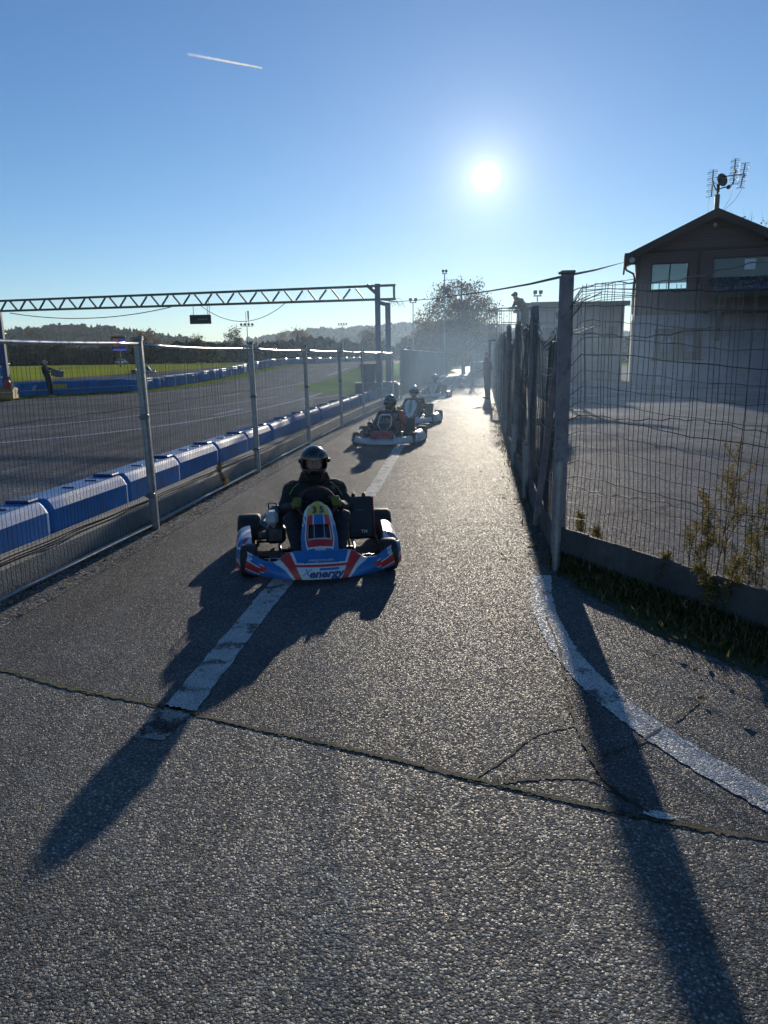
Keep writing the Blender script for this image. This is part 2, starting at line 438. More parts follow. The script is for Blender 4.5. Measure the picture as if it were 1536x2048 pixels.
# asphalt of the near forecourt, up to the seam; and the lane beyond it
SEAM = [(-3.6, 4.55), (-2.9, 4.1), (-2.12, 3.8), (-1.6, 3.54), (-1.11, 3.34), (-.75, 3.17), (-.39, 3.01), (0, 2.83), (.34, 2.66), (.62, 2.53), (.88, 2.41), (1.1, 2.33), (1.31, 2.26), (1.9, 2.1), (3.0, 1.8), (5, 1.2)]
sm = []
for i in range(len(SEAM) - 1):
    for k in range(8):
        t = k / 8; sm.append((lerp(SEAM[i][0], SEAM[i + 1][0], t) + rnd.uniform(-.008, .008), lerp(SEAM[i][1], SEAM[i + 1][1], t) + rnd.uniform(-.008, .008)))
sm.append(SEAM[-1])
b = MB(); N = len(sm)
b.v = [(x, y, 0) for x, y in sm] + [(x, -4, 0) for x, y in sm]
b.f = [[i, N + i, N + i + 1, i + 1] for i in range(N - 1)]; b.mi = [0] * (N - 1)
struct(b.build('forecourt', ASPH_NEAR))
b = MB()
rt = [(x, 4.6 if x < 3 else 4.6) for x, y in sm]
b.v = [(x, y, 0) for x, y in sm] + [(x, max(4.6, y + .02), 0) for x, y in sm]
b.f = [[i, i + 1, N + i + 1, N + i] for i in range(N - 1)]; b.mi = [0] * (N - 1)
M_ = 90
yy = [4.6 + (118 - 4.6) * (i / M_) ** 1.6 for i in range(M_ + 1)]
base = len(b.v)
for y in yy: b.v += [(FL(y) - .4, y, 0), (max(FR(y) + .25, 5.0 if y < 5 else 0) if y > 5.9 else 5.0, y, 0)]
for i in range(M_): a = base + 2 * i; b.f.append([a, a + 1, a + 3, a + 2]); b.mi.append(0)
struct(b.build('pit_lane', ASPH_LANE))
drape('car_park', [(2.2, -2), (2.6, 3.6), (1.5, 6.2), (3.2, 20), (5.0, 33), (8.5, 60), (13, 95)], [(60, -2), (60, 3.6), (60, 6.2), (60, 20), (60, 33), (60, 60), (60, 95)], ASPH_PARK, .006, 40, 4)

def ribbon(name, pts, w, mt, z, jag=.0, n=10, seed=1, wfun=None, chips=0):
    """flat strip along a polyline with optional ragged edges"""
    r2 = random.Random(seed); P = [Vector((x, y, 0)) for x, y in pts]; Q = []
    for i in range(len(P) - 1):
        p0 = P[max(i - 1, 0)]; p1 = P[i]; p2 = P[i + 1]; p3 = P[min(i + 2, len(P) - 1)]
        for k in range(n):
            t = k / n
            Q.append(.5 * ((2 * p1) + (-p0 + p2) * t + (2 * p0 - 5 * p1 + 4 * p2 - p3) * t * t + (-p0 + 3 * p1 - 3 * p2 + p3) * t ** 3))
    Q.append(P[-1]); b = MB()
    for i, q in enumerate(Q):
        t = (Q[min(i + 1, len(Q) - 1)] - Q[max(i - 1, 0)]).normalized(); s = Vector((t.y, -t.x, 0))
        ww = w * (wfun(i / (len(Q) - 1)) if wfun else 1)
        a = q - s * (ww / 2 + r2.uniform(-jag, jag)); c = q + s * (ww / 2 + r2.uniform(-jag, jag))
        b.v += [(a.x, a.y, hz(a.x, a.y) + z), (c.x, c.y, hz(c.x, c.y) + z)]
    for i in range(len(Q) - 1): a = 2 * i; b.f.append([a, a + 1, a + 3, a + 2]); b.mi.append(0)
    return b.build(name, mt)
struct(ribbon('road_marking', [(-1.0, 3.29), (-.785, 5.28), (-.5, 7.1), (-.155, 9.07), (.19, 12.6), (.75, 18), (1.35, 23.5), (2.15, 28.7), (3.5, 39), (5.5, 55), (8.2, 75), (10.2, 92)], .17, PAINT_L, .004, .007, 22))
struct(ribbon('road_marking', [(-1.07, 3.02), (-1.04, 3.14), (-1.0, 3.285)], .16, PAINT_W, .004, .008, 6, 3))
struct(ribbon('road_marking', [(1.19, 5.42), (1.06, 4.75), (1.02, 4.27), (1.02, 3.85), (1.08, 3.4), (1.22, 2.92), (1.44, 2.46), (1.75, 1.95), (2.2, 1.4)], .15, PAINT_N, .004, .007, 22))
struct(ribbon('road_marking', [(1.35, 6.85), (1.3, 6.4), (1.24, 6.05)], .10, PAINT_W, .004, .012, 8, 4))
struct(ribbon('road_marking', [(FL(24) + .85, 24), (FL(33) + .6, 33), (FL(50) + .5, 50), (FL(70) + .5, 70), (9.6, 88)], .12, PAINT_L, .004, .004, 10, 6))
TAR = mat('crack_filler', (.012, .012, .011), .85, var=.3, bump=.6, bscale=200)
MOSS = mat('moss', (.045, .06, .018), .95, var=.5, scale=30, bump=1, bscale=160)
struct(ribbon('road_seam', SEAM, .030, TAR, .0025, .009, 20, 2))
struct(ribbon('road_seam', [(x + .004, y - .006) for x, y in SEAM[4:12]], .012, MOSS, .0045, .009, 26, 12, lambda t: .2 + abs(sin(t * 31)) * .9))
struct(ribbon('road_seam', [(-2.3, 3.86), (-2.12, 3.8), (-1.6, 3.54), (-1.11, 3.345), (-.9, 3.25)], .02, MOSS, .004, .012, 22, 5, lambda t: .3 + abs(sin(t * 9))))
struct(ribbon('road_crack', [(.95, 2.42), (.86, 2.62), (.85, 3.0), (.9, 3.45), (.98, 3.9), (1.03, 4.5)], .014, TAR, .006, .006, 14, 8))
struct(ribbon('road_crack', [(.34, 2.66), (.5, 2.82), (.66, 3.0), (.85, 3.08)], .012, TAR, .0028, .005, 14, 9))
struct(ribbon('road_crack', [(.45, 2.63), (.62, 2.66), (.8, 2.64), (.9, 2.5)], .018, TAR, .0028, .008, 14, 10))
struct(ribbon('road_crack', [(1.5, 3.3), (1.3, 3.1), (1.05, 2.9), (.86, 2.8)], .010, TAR, .0065, .005, 10, 11))
for i_, pl_ in enumerate(([(2.2, 7.5), (6, 9), (12, 9.6), (24, 11.5)], [(5, 30), (12, 29), (22, 26)], [(6, 9), (7.6, 16), (8.4, 24), (10.5, 33)], [(3.4, 12), (5.5, 13.5), (7.2, 14.5)])):
    struct(ribbon('road_crack', pl_, .03, TAR, .010, .012, 24, 40 + i_))
b = MB(); b.v = [(.93, 2.415, .0045), (.97, 2.385, .0045), (1.02, 2.375, .0045), (1.05, 2.395, .0045), (.99, 2.43, .0045), (.94, 2.437, .0045)]; b.f = [[0, 1, 2, 3, 4, 5]]; b.mi = [0]
struct(b.build('paint_spill', PAINT_N))
# rough strip and drain edge along the left fence
drape('gravel_verge', [(FL(y) - .35, y) for y in (2, 5, 8, 12, 18, 26, 40, 60)], [(FL(y) + .27, y) for y in (2, 5, 8, 12, 18, 26, 40, 60)], GRAVEL, .004, 60, 3, .012)

# race track, second straight, grass islands
XL = [(-60, -12), (-42, 12), (-30, 24), (-17.4, 34), (-12.7, 41), (-10.6, 54), (-8.6, 78), (-3, 120), (12, 170)]
XR = [(-3.75, -12), (-3.6, 3), (-3.0, 7), (-2.5, 11), (-1.2, 20), (.1, 29), (1.9, 42), (3.2, 70), (22, 168)]
drape('race_track', XL, XR, ASPH_TRACK, .01, 90, 14)
drape('race_track_return', [(-70, 20), (-40, 35), (-25, 43.5), (-19.0, 55.5), (-15.4, 64), (-11.2, 100), (0, 170)], [(-60, 10), (-36, 27), (-20, 39.5), (-13.4, 54), (-12.2, 66), (-6.5, 100), (9, 168)], ASPH_TRACK, .012, 70, 8)
drape('grass_strip', [(-62, -10), (-44, 13), (-31.2, 25.4), (-18.3, 35.6), (-13.9, 42), (-11.9, 55), (-9.9, 78), (-4.3, 118)], [(-60.3, -12.4), (-41.6, 11.5), (-29.5, 23.5), (-16.9, 33.4), (-12.2, 40.7), (-10.1, 53.8), (-8.1, 78), (-2.5, 118)], GRASS_D, .03, 90, 3, .12)
drape('grass_island', [(-4.9, 42), (-4.8, 46), (-3.6, 56), (-1.8, 74), (4, 100), (10, 125)], [(-2.2, 34), (-.2, 33.5), (1.9, 41), (3.6, 54), (6.2, 74), (12, 125)], GRASS_D, .03, 60, 6, .08)
drape('dirt_patch', [(-3.9, 4), (-3.7, 8), (-3.3, 12), (-2.9, 16), (-2.3, 24), (-3.0, 34)], [(-2.9, 4), (-2.5, 8), (-2.1, 12), (-1.5, 16), (-.4, 24), (.3, 34)], DIRT, .014, 60, 3, .1)
for i, (pl, w) in enumerate([
    ([(-24, 11), (-13, 13.5), (-7.87, 15.6), (-4.97, 20.8), (-3.32, 30.2), (-2.9, 36)], .12),
    ([(-26, 14), (-14, 16.4), (-9.62, 18.65), (-6.6, 25), (-4.6, 33)], .10),
    ([(-17, 26), (-13.5, 33), (-11.2, 40), (-9.8, 46)], .09),
    ([(-7.3, 34), (-6.9, 36.6)], .12), ([(-5.1, 22.5), (-4.7, 25)], .12), ([(-6.4, 40), (-5.0, 52)], .1), ([(-4.2, 58), (-3.0, 68)], .14),
    ([(-3.0, 30), (-1.4, 36), (-.6, 41)], .09)]):
    struct(ribbon('track_marking', pl, w * 1.6, PAINT_T, .018, .003, 12, i))
# mossy verge by the right hand fence and the shoulder under it
drape('grass_verge', [(1.30, 5.72), (1.42, 4.95), (1.62, 4.2), (1.95, 3.55), (2.6, 2.8), (3.2, 2.0)], [(1.50, 5.95), (1.95, 5.3), (2.38, 4.5), (2.8, 3.75), (3.3, 2.95), (3.9, 2.0)], MOSS, .005, 60, 5, .03)

# grass blades and clover on the verge, tufts along both fences
LEAFG = leaf_mat('weed_leaf', [(.025, .04, .012), (.06, .075, .02), (.12, .11, .04), (.26, .19, .10)], .4)
def blades(name, spots, hgt, mt, seed=3, wd=.004):
    r2 = random.Random(seed); b = MB(); b.c = []
    for x, y in spots:
        a = r2.uniform(0, 2 * pi); h = hgt * r2.uniform(.4, 1.3); lx = r2.gauss(0, .35) * h; ly = r2.gauss(0, .35) * h
        w = wd * r2.uniform(.7, 1.6); z0 = hz(x, y); cc = r2.random()
        dx, dy = cos(a) * w, sin(a) * w; k = len(b.v)
        b.v += [(x - dx, y - dy, z0), (x + dx, y + dy, z0), (x + dx * .7 + lx * .5, y + dy * .7 + ly * .5, z0 + h * .6), (x - dx * .7 + lx * .5, y - dy * .7 + ly * .5, z0 + h * .6), (x + lx * 1.3, y + ly * 1.3, z0 + h)]
        b.f += [[k, k + 1, k + 2, k + 3], [k + 3, k + 2, k + 4]]; b.mi += [0, 0]; b.c += [(cc, 0, 0)] * 5
    return b.build(name, mt)
sp = []
VL = [(1.30, 5.72), (1.42, 4.95), (1.62, 4.2), (1.95, 3.55), (2.6, 2.8)]; VR = [(1.50, 5.95), (1.95, 5.3), (2.38, 4.5), (2.8, 3.75), (3.3, 2.95)]
for i in range(11000):
    t = rnd.random() * 3.999; k = int(t); f = t - k; u = rnd.betavariate(2.0, 1.2)
    lx, ly = lerp(VL[k][0], VL[k + 1][0], f), lerp(VL[k][1], VL[k + 1][1], f); rx, ry = lerp(VR[k][0], VR[k + 1][0], f), lerp(VR[k][1], VR[k + 1][1], f)
    sp.append((lerp(lx, rx, u) + rnd.gauss(0, .035), lerp(ly, ry, u) + rnd.gauss(0, .02)))
tag(blades('verge_weeds', sp, .055, LEAFG, 4, .006), 'low dark weeds and grass on the verge under the turned wire fence', 'weeds', kind='stuff')
sp = []
for i in range(1500):
    y = rnd.choice([rnd.uniform(4, 12), rnd.uniform(8, 30)]); y += .3 * sin(y * 3); sp.append((FL(y) - .07 + rnd.gauss(0, .03), y))
for i in range(900):
    y = rnd.uniform(6, 26); sp.append((FR(y) - .1 + rnd.gauss(0, .05), y))
tag(blades('fence_foot_grass', sp, .05, LEAFG, 5, .004), 'thin grass tufts sprouting along the foot of the lane fences', 'grass', kind='stuff')
sp = []
for i in range(9000):
    t = rnd.random() * 5; k = min(int(t) + 1, 6); f = rnd.random(); u = rnd.random()
    A = [(-44, 13), (-31.2, 25.4), (-18.3, 35.6), (-13.9, 42), (-11.9, 55), (-9.9, 78), (-4.3, 118)]; B = [(-41.6, 11.5), (-29.5, 23.5), (-16.9, 33.4), (-12.2, 40.7), (-10.1, 53.8), (-8.1, 78), (-2.5, 118)]
    k = min(int(t), 5)
    sp.append((lerp(lerp(A[k][0], A[k + 1][0], f), lerp(B[k][0], B[k + 1][0], f), u), lerp(lerp(A[k][1], A[k + 1][1], f), lerp(B[k][1], B[k + 1][1], f), u)))
GB = leaf_mat('grass_blade', [(.07, .11, .015), (.14, .18, .03), (.22, .25, .05)], .45)
tag(blades('trackside_grass', sp, .11, GB, 6, .012), 'sunlit rough grass along the track edge in front of the blue barriers', 'grass', kind='stuff')
sp = []
for i in range(900):
    t = rnd.random() * 3.999; k = int(t); f = t - k; u = rnd.betavariate(3, 1.3)
    sp.append((lerp(lerp(VL[k][0], VL[k + 1][0], f), lerp(VR[k][0], VR[k + 1][0], f), u), lerp(lerp(VL[k][1], VL[k + 1][1], f), lerp(VR[k][1], VR[k + 1][1], f), u)))
STRAW = leaf_mat('straw', [(.20, .14, .07), (.34, .26, .14), (.46, .38, .22)], .4)
tag(blades('dry_grass', sp, .085, STRAW, 16, .0022), 'dry straw coloured stalks standing among the dark weeds of the verge', 'grass', kind='stuff')
# fallen leaves
DEAD = leaf_mat('dead_leaf', [(.18, .09, .03), (.3, .18, .07), (.42, .33, .2)], .3)
b = MB(); b.c = []
for i in range(240):
    if i < 120: y = rnd.uniform(4, 14); x = FL(y) + abs(rnd.gauss(.08, .1))
    elif i < 200: y = rnd.uniform(5.5, 20); x = FR(y) - abs(rnd.gauss(.15, .14))
    else: x, y = rnd.uniform(1.5, 3), rnd.uniform(3, 5.2)
    a = rnd.uniform(0, 6.3); s = rnd.uniform(.012, .03); k = len(b.v); q = rnd.random()
    for th, rr in ((0, 1.3), (1.3, .6), (2.6, .8), (3.7, .8), (5, .6)):
        b.v.append((x + s * rr * cos(th + a), y + s * rr * sin(th + a), .012 + rnd.uniform(0, .018)))
    b.f.append([k, k + 1, k + 2, k + 3, k + 4]); b.mi.append(0); b.c += [(q, 0, 0)] * 5
tag(b.build('fallen_leaves', DEAD), 'small dry brown leaves scattered along the feet of the fences', 'leaves', kind='stuff')

# ---------------------------------------------------------------- fences
GALV = mat('galvanised', (.34, .36, .38), .42, .75, .2, 20, .15, 120, dirt=(.16, .15, .14))
GALV_D = mat('dull_galvanised', (.22, .24, .26), .5, .6, .25, 14, .2, 90, dirt=(.10, .09, .085))
WIRE = mat('fence_wire', (.10, .11, .12), .45, .6, .2, 30)
WIRE_G = mat('green_coated_wire', (.035, .045, .05), .35, .1, .3, 30, spec=.6)
WOODP = mat('weathered_post', (.26, .235, .25), .8, 0, .35, 6, .5, 60, dirt=(.10, .09, .10))
BOARD = mat('kick_board', (.10, .095, .09), .85, 0, .3, 5, .6, 50, dirt=(.05, .055, .03))
CONC = mat('concrete', (.23, .23, .215), .85, 0, .18, 4, .7, 60, dirt=(.10, .10, .085))
STEEL = mat('tube_steel', (.45, .45, .45), .28, .9, .12, 12)

def wires(parent, P, z0, z1, dv, dh, r, mt, wavy=.0, seed=0, name='wire_mesh', ztop=None):
    """welded mesh between ground points P[0] and P[1]"""
    r2 = random.Random(seed); a = Vector(P[0]); c = Vector(P[1]); L = (c - a).length; d = (c - a) / L; nrm_ = Vector((d.y, -d.x))
    b = MB(); n = int(L / dv); ph = r2.uniform(0, 6)
    def off(s, z): return wavy * (sin(s * 2.1 + ph + z * 1.7) + .5 * sin(s * 5.3 + z * 4.1 + ph * 2) + .35 * sin(z * 7 + s * 1.3))
    def top(s): return ztop(s / L) if ztop else z1
    for i in range(1, n + 1):
        s = i * L / (n + 1); pts = []
        zt = top(s); m_ = 7 if wavy else 1
        sh = r2.gauss(0, .0015 + wavy * .12)
        for k in range(m_ + 1):
            z = lerp(z0, zt, k / m_); o = off(s, z); g = s + wavy * .45 * sin(z * 5 + i * .11 + ph) + sh * k
            p = a + d * g + nrm_ * o; pts.append((p.x, p.y, z))
        b.tube(pts, r, 3, cap=False)
    zz = z0; row = 0
    while zz < z1 + dh * .4:
        m_ = max(2, int(L / .14)) if wavy else 1; pts = []
        for k in range(m_ + 1):
            s = L * k / m_; f = (zz - z0) / (z1 - z0); z = lerp(z0, top(s), f) + (wavy * .35 * sin(s * 9 + row * 2 + ph) + wavy * .3 * sin(s * 23 + row) + wavy * .5 * sin(s * 2.2 + row) if wavy else 0)
            p = a + d * s + nrm_ * off(s, z); pts.append((p.x, p.y, z))
        b.tube(pts, r * (1.5 if wavy and row % 4 == 0 else .9), 3, cap=False); zz += dh; row += 1
    return b.build(name, mt, parent)

# left fence: steel posts, tube top rail, welded panels
lf = thing('lane_fence', 'steel post fence with bright tube top rail between the pit lane and the blue barriers', 'fence', (FL(7.22), 7.22, 0))
def rel(o, root): o.location = -Vector(root.location); return o
posts = [.2, 3.7, 7.22, 10.87, 14.4, 18, 21.5, 25, 27]
for i, y in enumerate(posts):
    if y < 2: continue
    x = FL(y); b = MB(); ln = -.012
    h = 1.84 if y < 8 else 1.86
    w = .075 if y < 20 else .06
    tl = Matrix(((1, 0, ln * -1.6), (0, 1, 0), (0, 0, 1)))
    M = Matrix(((1, 0, -.014), (0, 1, 0), (0, 0, 1)))
    b.box((x, y, h / 2), (w, .05, h), M=M)
    b.box((x, y - .034, h / 2), (w * .42, .02, h - .04), M=M)
    o = rel(b.build('post', GALV, lf, bevel=.004), lf)
    if y < 22:
        c = MB(); c.rbox((x - .013, y - .005, h + .012), (w * 1.25, .075, .028), .006); c.box((x + .012, y - .01, h + .03), (.05, .04, .02))
        rel(c.build('post_cap', GALV_D, lf), lf)
        for zc in (.35, 1.12):
            k = MB(); k.rbox((x + .005, y - .05, zc), (w * 1.1, .03, .05), .006); k.tube([(x - .05, y - .065, zc), (x + .06, y - .065, zc)], .008, 6)
            rel(k.build('clamp', GALV_D, lf), lf)
for a, c in zip(posts, posts[1:]):
    x0, x1 = FL(a), FL(c); sag = .02
    pts = []
    for k in range(9):
        t = k / 8; pts.append((lerp(x0, x1, t), lerp(a, c, t), 1.80 - sag * sin(pi * t) + (.012 if a < 5 else 0)))
    rel(MB().tube(pts, .019, 8).build('top_rail', STEEL, lf, smooth=True), lf)
    rel(MB().tube([(x0, a, .055), (x1, c, .055)], .017, 8).build('bottom_rail', GALV, lf, smooth=True), lf)
    rel(wires(lf, ((x0, a), (x1, c)), .06, 1.79, .05, .29, .0019, WIRE, .009 if a < 14 else 0, int(a * 7)), lf)

lf2 = thing('far_lane_fence', 'dark mesh fence continuing beyond the gantry on the barrier side of the lane', 'fence', (FL(29), 29, 0))
ff = [29.5, 33, 36.5, 40, 45, 50, 56, 62, 70, 78, 86]
for i, y in enumerate(ff):
    rel(MB().box((FL(y), y, 1.0), (.07, .06, 2.0)).build('post', GALV_D, lf2), lf2)
for i, (a, c) in enumerate(zip(ff, ff[1:])):
    rel(MB().tube([(FL(a), a, 1.93), (FL(c), c, 1.93)], .022, 6).build('top_rail', GALV, lf2, smooth=True), lf2)
    rel(wires(lf2, ((FL(a), a), (FL(c), c)), .1, 1.92, .05, .2, .0035, WIRE, 0, i), lf2)

# right fence along the lane: posts, drooping mesh, kick boards
rf = thing('wire_fence', 'tall drooping wire mesh fence on brown posts along the right edge of the lane', 'fence', (FR(8.8), 8.8, 0))
rp = [6.0, 8.8, 11.6, 14.4, 17.2, 20, 23.2, 26.6, 30, 34, 38, 43, 48]
for i, y in enumerate(rp[1:]):
    h = [2.2, 2.12, 2.2, 2.14][i % 4]; x = FR(y); b = MB(); b.rbox((x, y, h / 2), (.085, .085, h), .012)
    rel(b.build('post', WOODP, rf), rf)
for i, (a, c) in enumerate(zip(rp, rp[1:])):
    t0 = 2.16 if i else 2.12; r2 = random.Random(i); dp = r2.uniform(.10, .2)
    zt = (lambda dp, t0: lambda t: t0 - dp * sin(pi * t) - (.16 if dp > .15 else .05) * smoothstep(0, .3, t) * smoothstep(1, .6, t))(dp, t0)
    rel(wires(rf, ((FR(a), a), (FR(c), c)), .2, 2.12, .036, .10, .0028 if a < 16 else .0034, WIRE_G, .022, 50 + i, ztop=zt), rf)
    # slack coil of mesh bunched along the top
    b = MB()
    for q in range(3):
        pts = []
        for k in range(22):
            t = k / 21; s = lerp(a, c, t); pts.append((FR(s) + .035 * sin(k * 1.7 + q * 2), s, zt(t) + .03 * sin(k * 2.3 + q * 3) - q * .035))
        b.tube(pts, .0035, 4, cap=False)
    rel(b.build('slack_wire', WIRE, rf), rf)
    b = MB(); b.box(((FR(a) + FR(c)) / 2 - .03, (a + c) / 2, .11), (.025, hypot(c - a, FR(c) - FR(a)) - .05, .2), rz=-atan2(FR(c) - FR(a), c - a))
    rel(b.build('kick_board', BOARD, rf), rf)
    if a < 12:
        b = MB(); n_ = 2
        for zc in (.55, 1.05, 1.55): b.tube([(FR(lerp(a, c, k / 10)), lerp(a, c, k / 10), zc - .1 * sin(pi * k / 10)) for k in range(11)], .004, 5, cap=False)
        rel(b.build('tension_wire', WIRE, rf), rf)
# turned leg of the fence, facing the camera
CP = Vector((1.45, 6.0)); E1 = Vector((2.30, 4.17)); E2 = Vector((3.15, 2.34))
tf = thing('turned_wire_fence', 'wire mesh fence with wavy wires turning off from the tall corner post past the weeds', 'fence', (E1.x, E1.y, 0))
for k, (p, q) in enumerate(((CP, E1 + (E2 - E1) * .35), )):
    rel(wires(tf, (p + (q - p).normalized() * .06, q),   .23, 2.16, .047, .118, .0026, WIRE_G, .016, 9, ztop=lambda t: 2.04 + .13 * smoothstep(0, .06, t) + .015 * sin(t * 9) - .2 * t), tf)
q = E1 + (E2 - E1) * .35
b = MB(); r2 = random.Random(4)
for row, zc in enumerate((2.13, 1.78, 1.20, .62)):
    pts = [(lerp(CP.x + .04, q.x, k / 40), lerp(CP.y - .06, q.y, k / 40), zc + .008 * sin(k * 1.9 + row) + .02 * sin(k * .31 + row)) for k in range(41)]
    b.tube(pts, .0038, 5, cap=False)
rel(b.build('tension_wire', GALV_D, tf), tf)
b = MB()   # curl of cut mesh ends at the corner
for i in range(7):
    z = 2.14 - .02 * i; b.tube([(CP.x + .03, CP.y - .05, z - .10), (CP.x + .09, CP.y - .13, z + .01 + .02 * sin(i)), (CP.x + .2, CP.y - .3, z + .02), (CP.x + .36, CP.y - .6, z + .02 * cos(i))], .003, 4, cap=False)
rel(b.build('slack_wire', GALV_D, tf), tf)
dv = (E2 - CP).normalized()
for k in range(2):
    p = CP + dv * (.06 + k * 1.86); e = CP + dv * (1.92 + k * 1.86)
    b = MB(); n_ = 12
    for j in range(n_):
        a_, c_ = p.lerp(e, j / n_), p.lerp(e, (j + 1) / n_)
        b.box(((a_.x + c_.x) / 2, (a_.y + c_.y) / 2, 0.125 + .004 * sin(j * 2 + k)), (.028, (c_ - a_).length,   .25), rz=-atan2(c_.x - a_.x, c_.y - a_.y))
    rel(b.build('kick_board', BOARD, tf, merge=True), tf)
cp = thing('corner_post', 'tall dark square corner post where the wire fence turns, leaning brace behind it', 'post', (CP.x, CP.y, 0))
b = MB(); b.rbox((0, 0, 1.13), (.098, .098, 2.26), .014); b.build('post', WOODP, cp)
b = MB(); b.rbox((0, 0, 2.272), (.112, .112, .022), .006); b.build('post_cap', WOODP, cp)
b = MB(); b.tube([(-.03, .75, .1), (-.02, .07, 1.75)], [.03, .03], 8); b.build('brace', WOODP, cp)
stubs = [(1.335, 5.56, .855), (1.66, 8.55, .62), (1.98, 11.2, .6)]
for i, (x, y, h) in enumerate(stubs):
    t = thing('steel_stub_post', ['round grey steel stub post closest to the camera, before the corner post', 'thin grey stub post beside the second fence post from the corner', 'thin grey stub post beside the third fence post from the corner'][i], 'post', (x, y, 0), group='steel stub posts by the right fence')
    b = MB(); b.tube([(0, 0, 0), (0, 0, h)], .032, 14); b.build('tube', GALV, t, smooth=False)
    b = MB(); b.lathe([(.033, 0), (.036, .004), (.036, .02), (.03, .026)], 14, c=(0, 0, h)); b.build('end_cap', GALV_D, t)

# ---------------------------------------------------------------- concrete wall and blue barriers
cw = MB()
yw = [1.5 + .5 * i for i in range(52)]
prof = [(-.10, 0), (-.13, .19), (-.15, .205), (-.40, .205), (-.42, .19), (-.46, 0)]
for y in yw:
    for ox, z in prof: cw.v.append((FL(y) + ox + rnd.uniform(-.004, .004), y, z + (rnd.uniform(-.004, .004) if z else 0)))
for i in range(len(yw) - 1):
    for j in range(5): a = i * 6 + j; cw.f.append([a, a + 6, a + 7, a + 1]); cw.mi.append(0)
tag(cw.build('concrete_wall', CONC), 'low grey concrete wall running under the blue barriers behind the lane fence', 'wall')
b = MB()
for q in range(3):
    pts = []
    for k in range(240):
        y = 2 + k * .1; pts.append((FL(y) - .165 - .02 * q + .015 * sin(k * .21 + q * 2) + .01 * sin(k * .7), y, .214 + .006 * q + .012 * max(0, sin(k * .13 + q))))
    b.tube(pts, .006, 4)
tag(b.build('cable', mat('black_cable', (.02, .02, .022), .5)), 'bundle of black cables lying along the top of the low concrete wall', 'cable')

BLUE = mat('blue_plastic', (.018, .16, .44), .58, 0, .35, 2.2, .15, 30, spec=.35, dirt=(.10, .19, .34))
BLUE_D = mat('dark_blue_plastic', (.008, .035, .14), .45, 0, .2, 3)
WHITE_P = mat('white_plastic', (.62, .64, .66), .35, 0, .1, 4, dirt=(.3, .3, .3))
def make_barrier(L=1.40, H=.47, W=.40, body=None):
    t = thing('plastic_barrier', '', 'barrier')
    b = MB(); n = 12
    # hollow moulded block with sloped shoulders, ribs and rounded ends; local +y along the run
    rows = []
    prof = [(-W / 2 + .02, 0), (-W / 2, .03), (-W / 2, H * .80), (-W / 2 + .035, H * .93), (-W / 2 + .07, H), (W / 2 - .07, H), (W / 2 - .035, H * .93), (W / 2, H * .8), (W / 2, .03), (W / 2 - .02, 0)]
    ysd = [-L / 2, -L / 2 + .02, -L / 2 + .06] + [-L / 2 + .06 + (L - .12) * i / 10 for i in range(1, 10)] + [L / 2 - .06, L / 2 - .02, L / 2]
    for k, y in enumerate(ysd):
        s = .88 if k in (0, len(ysd) - 1) else (.97 if k in (1, len(ysd) - 2) else 1)
        rib = 0
        for x, z in prof: b.v.append((x * s - (rib if abs(x) > W / 2 - .01 and x > 0 else 0), y, z * (s if z > .1 else 1)))
    P = len(prof)
    for k in range(len(ysd) - 1):
        for j in range(P):
            q = (j + 1) % P; b.f.append([k * P + j, k * P + q, (k + 1) * P + q, (k + 1) * P + j]); b.mi.append(0)
    b.f.append(list(range(P))[::-1]); b.f.append([(len(ysd) - 1) * P + j for j in range(P)]); b.mi += [0, 0]
    b.build('body', body or BLUE, t, bevel=.008)
    c = MB(); c.rbox((0, L / 2 - .08, H + .012), (.22, .16, .03), .012); c.build('connector', BLUE_D, t)
    for ys__ in (-.1, .3): c = MB(); c.rbox((.02, ys__, H + .003), (.13, .035, .012), .004); c.build('slot', BLUE_D, t)
    return t
b0 = make_barrier(); yb = 2.7; k = 0
while yb < 26.5:
    x = FL(yb) - .62; sl_ = (FL(yb + .7) - FL(yb - .7)) / 1.4; a = -math.atan(sl_)
    rr = rnd.uniform(-.03, .03)
    t = b0 if k == 0 else dup(b0, (0, 0, 0), 0)
    t.location = (x + rr, yb, .02); t.rotation_euler = (0, 0, a + rr)
    t['group'] = 'blue plastic barrier blocks on the pit wall'
    t['label'] = 'blue plastic barrier block in the row behind the lane fence'
    yb += 1.425; k += 1
# grey-white weathered row beyond the gantry
bw = make_barrier(1.3, .5, .4, mat('pale_blue_plastic', (.16, .22, .30), .4, 0, .2, 3, dirt=(.35, .36, .36)))
yb = 28.6; k = 0
while yb < 84:
    sl_ = .131; t = bw if k == 0 else dup(bw, (0, 0, 0), 0)
    t.location = (FL(yb) - .6 + rnd.uniform(-.03, .03), yb, 0); t.rotation_euler = (0, 0, -math.atan(sl_) + rnd.uniform(-.05, .05))
    t['group'] = 'pale barrier blocks beyond the gantry'; t['label'] = 'pale weathered barrier block in the row beyond the gantry legs'
    yb += 1.5; k += 1

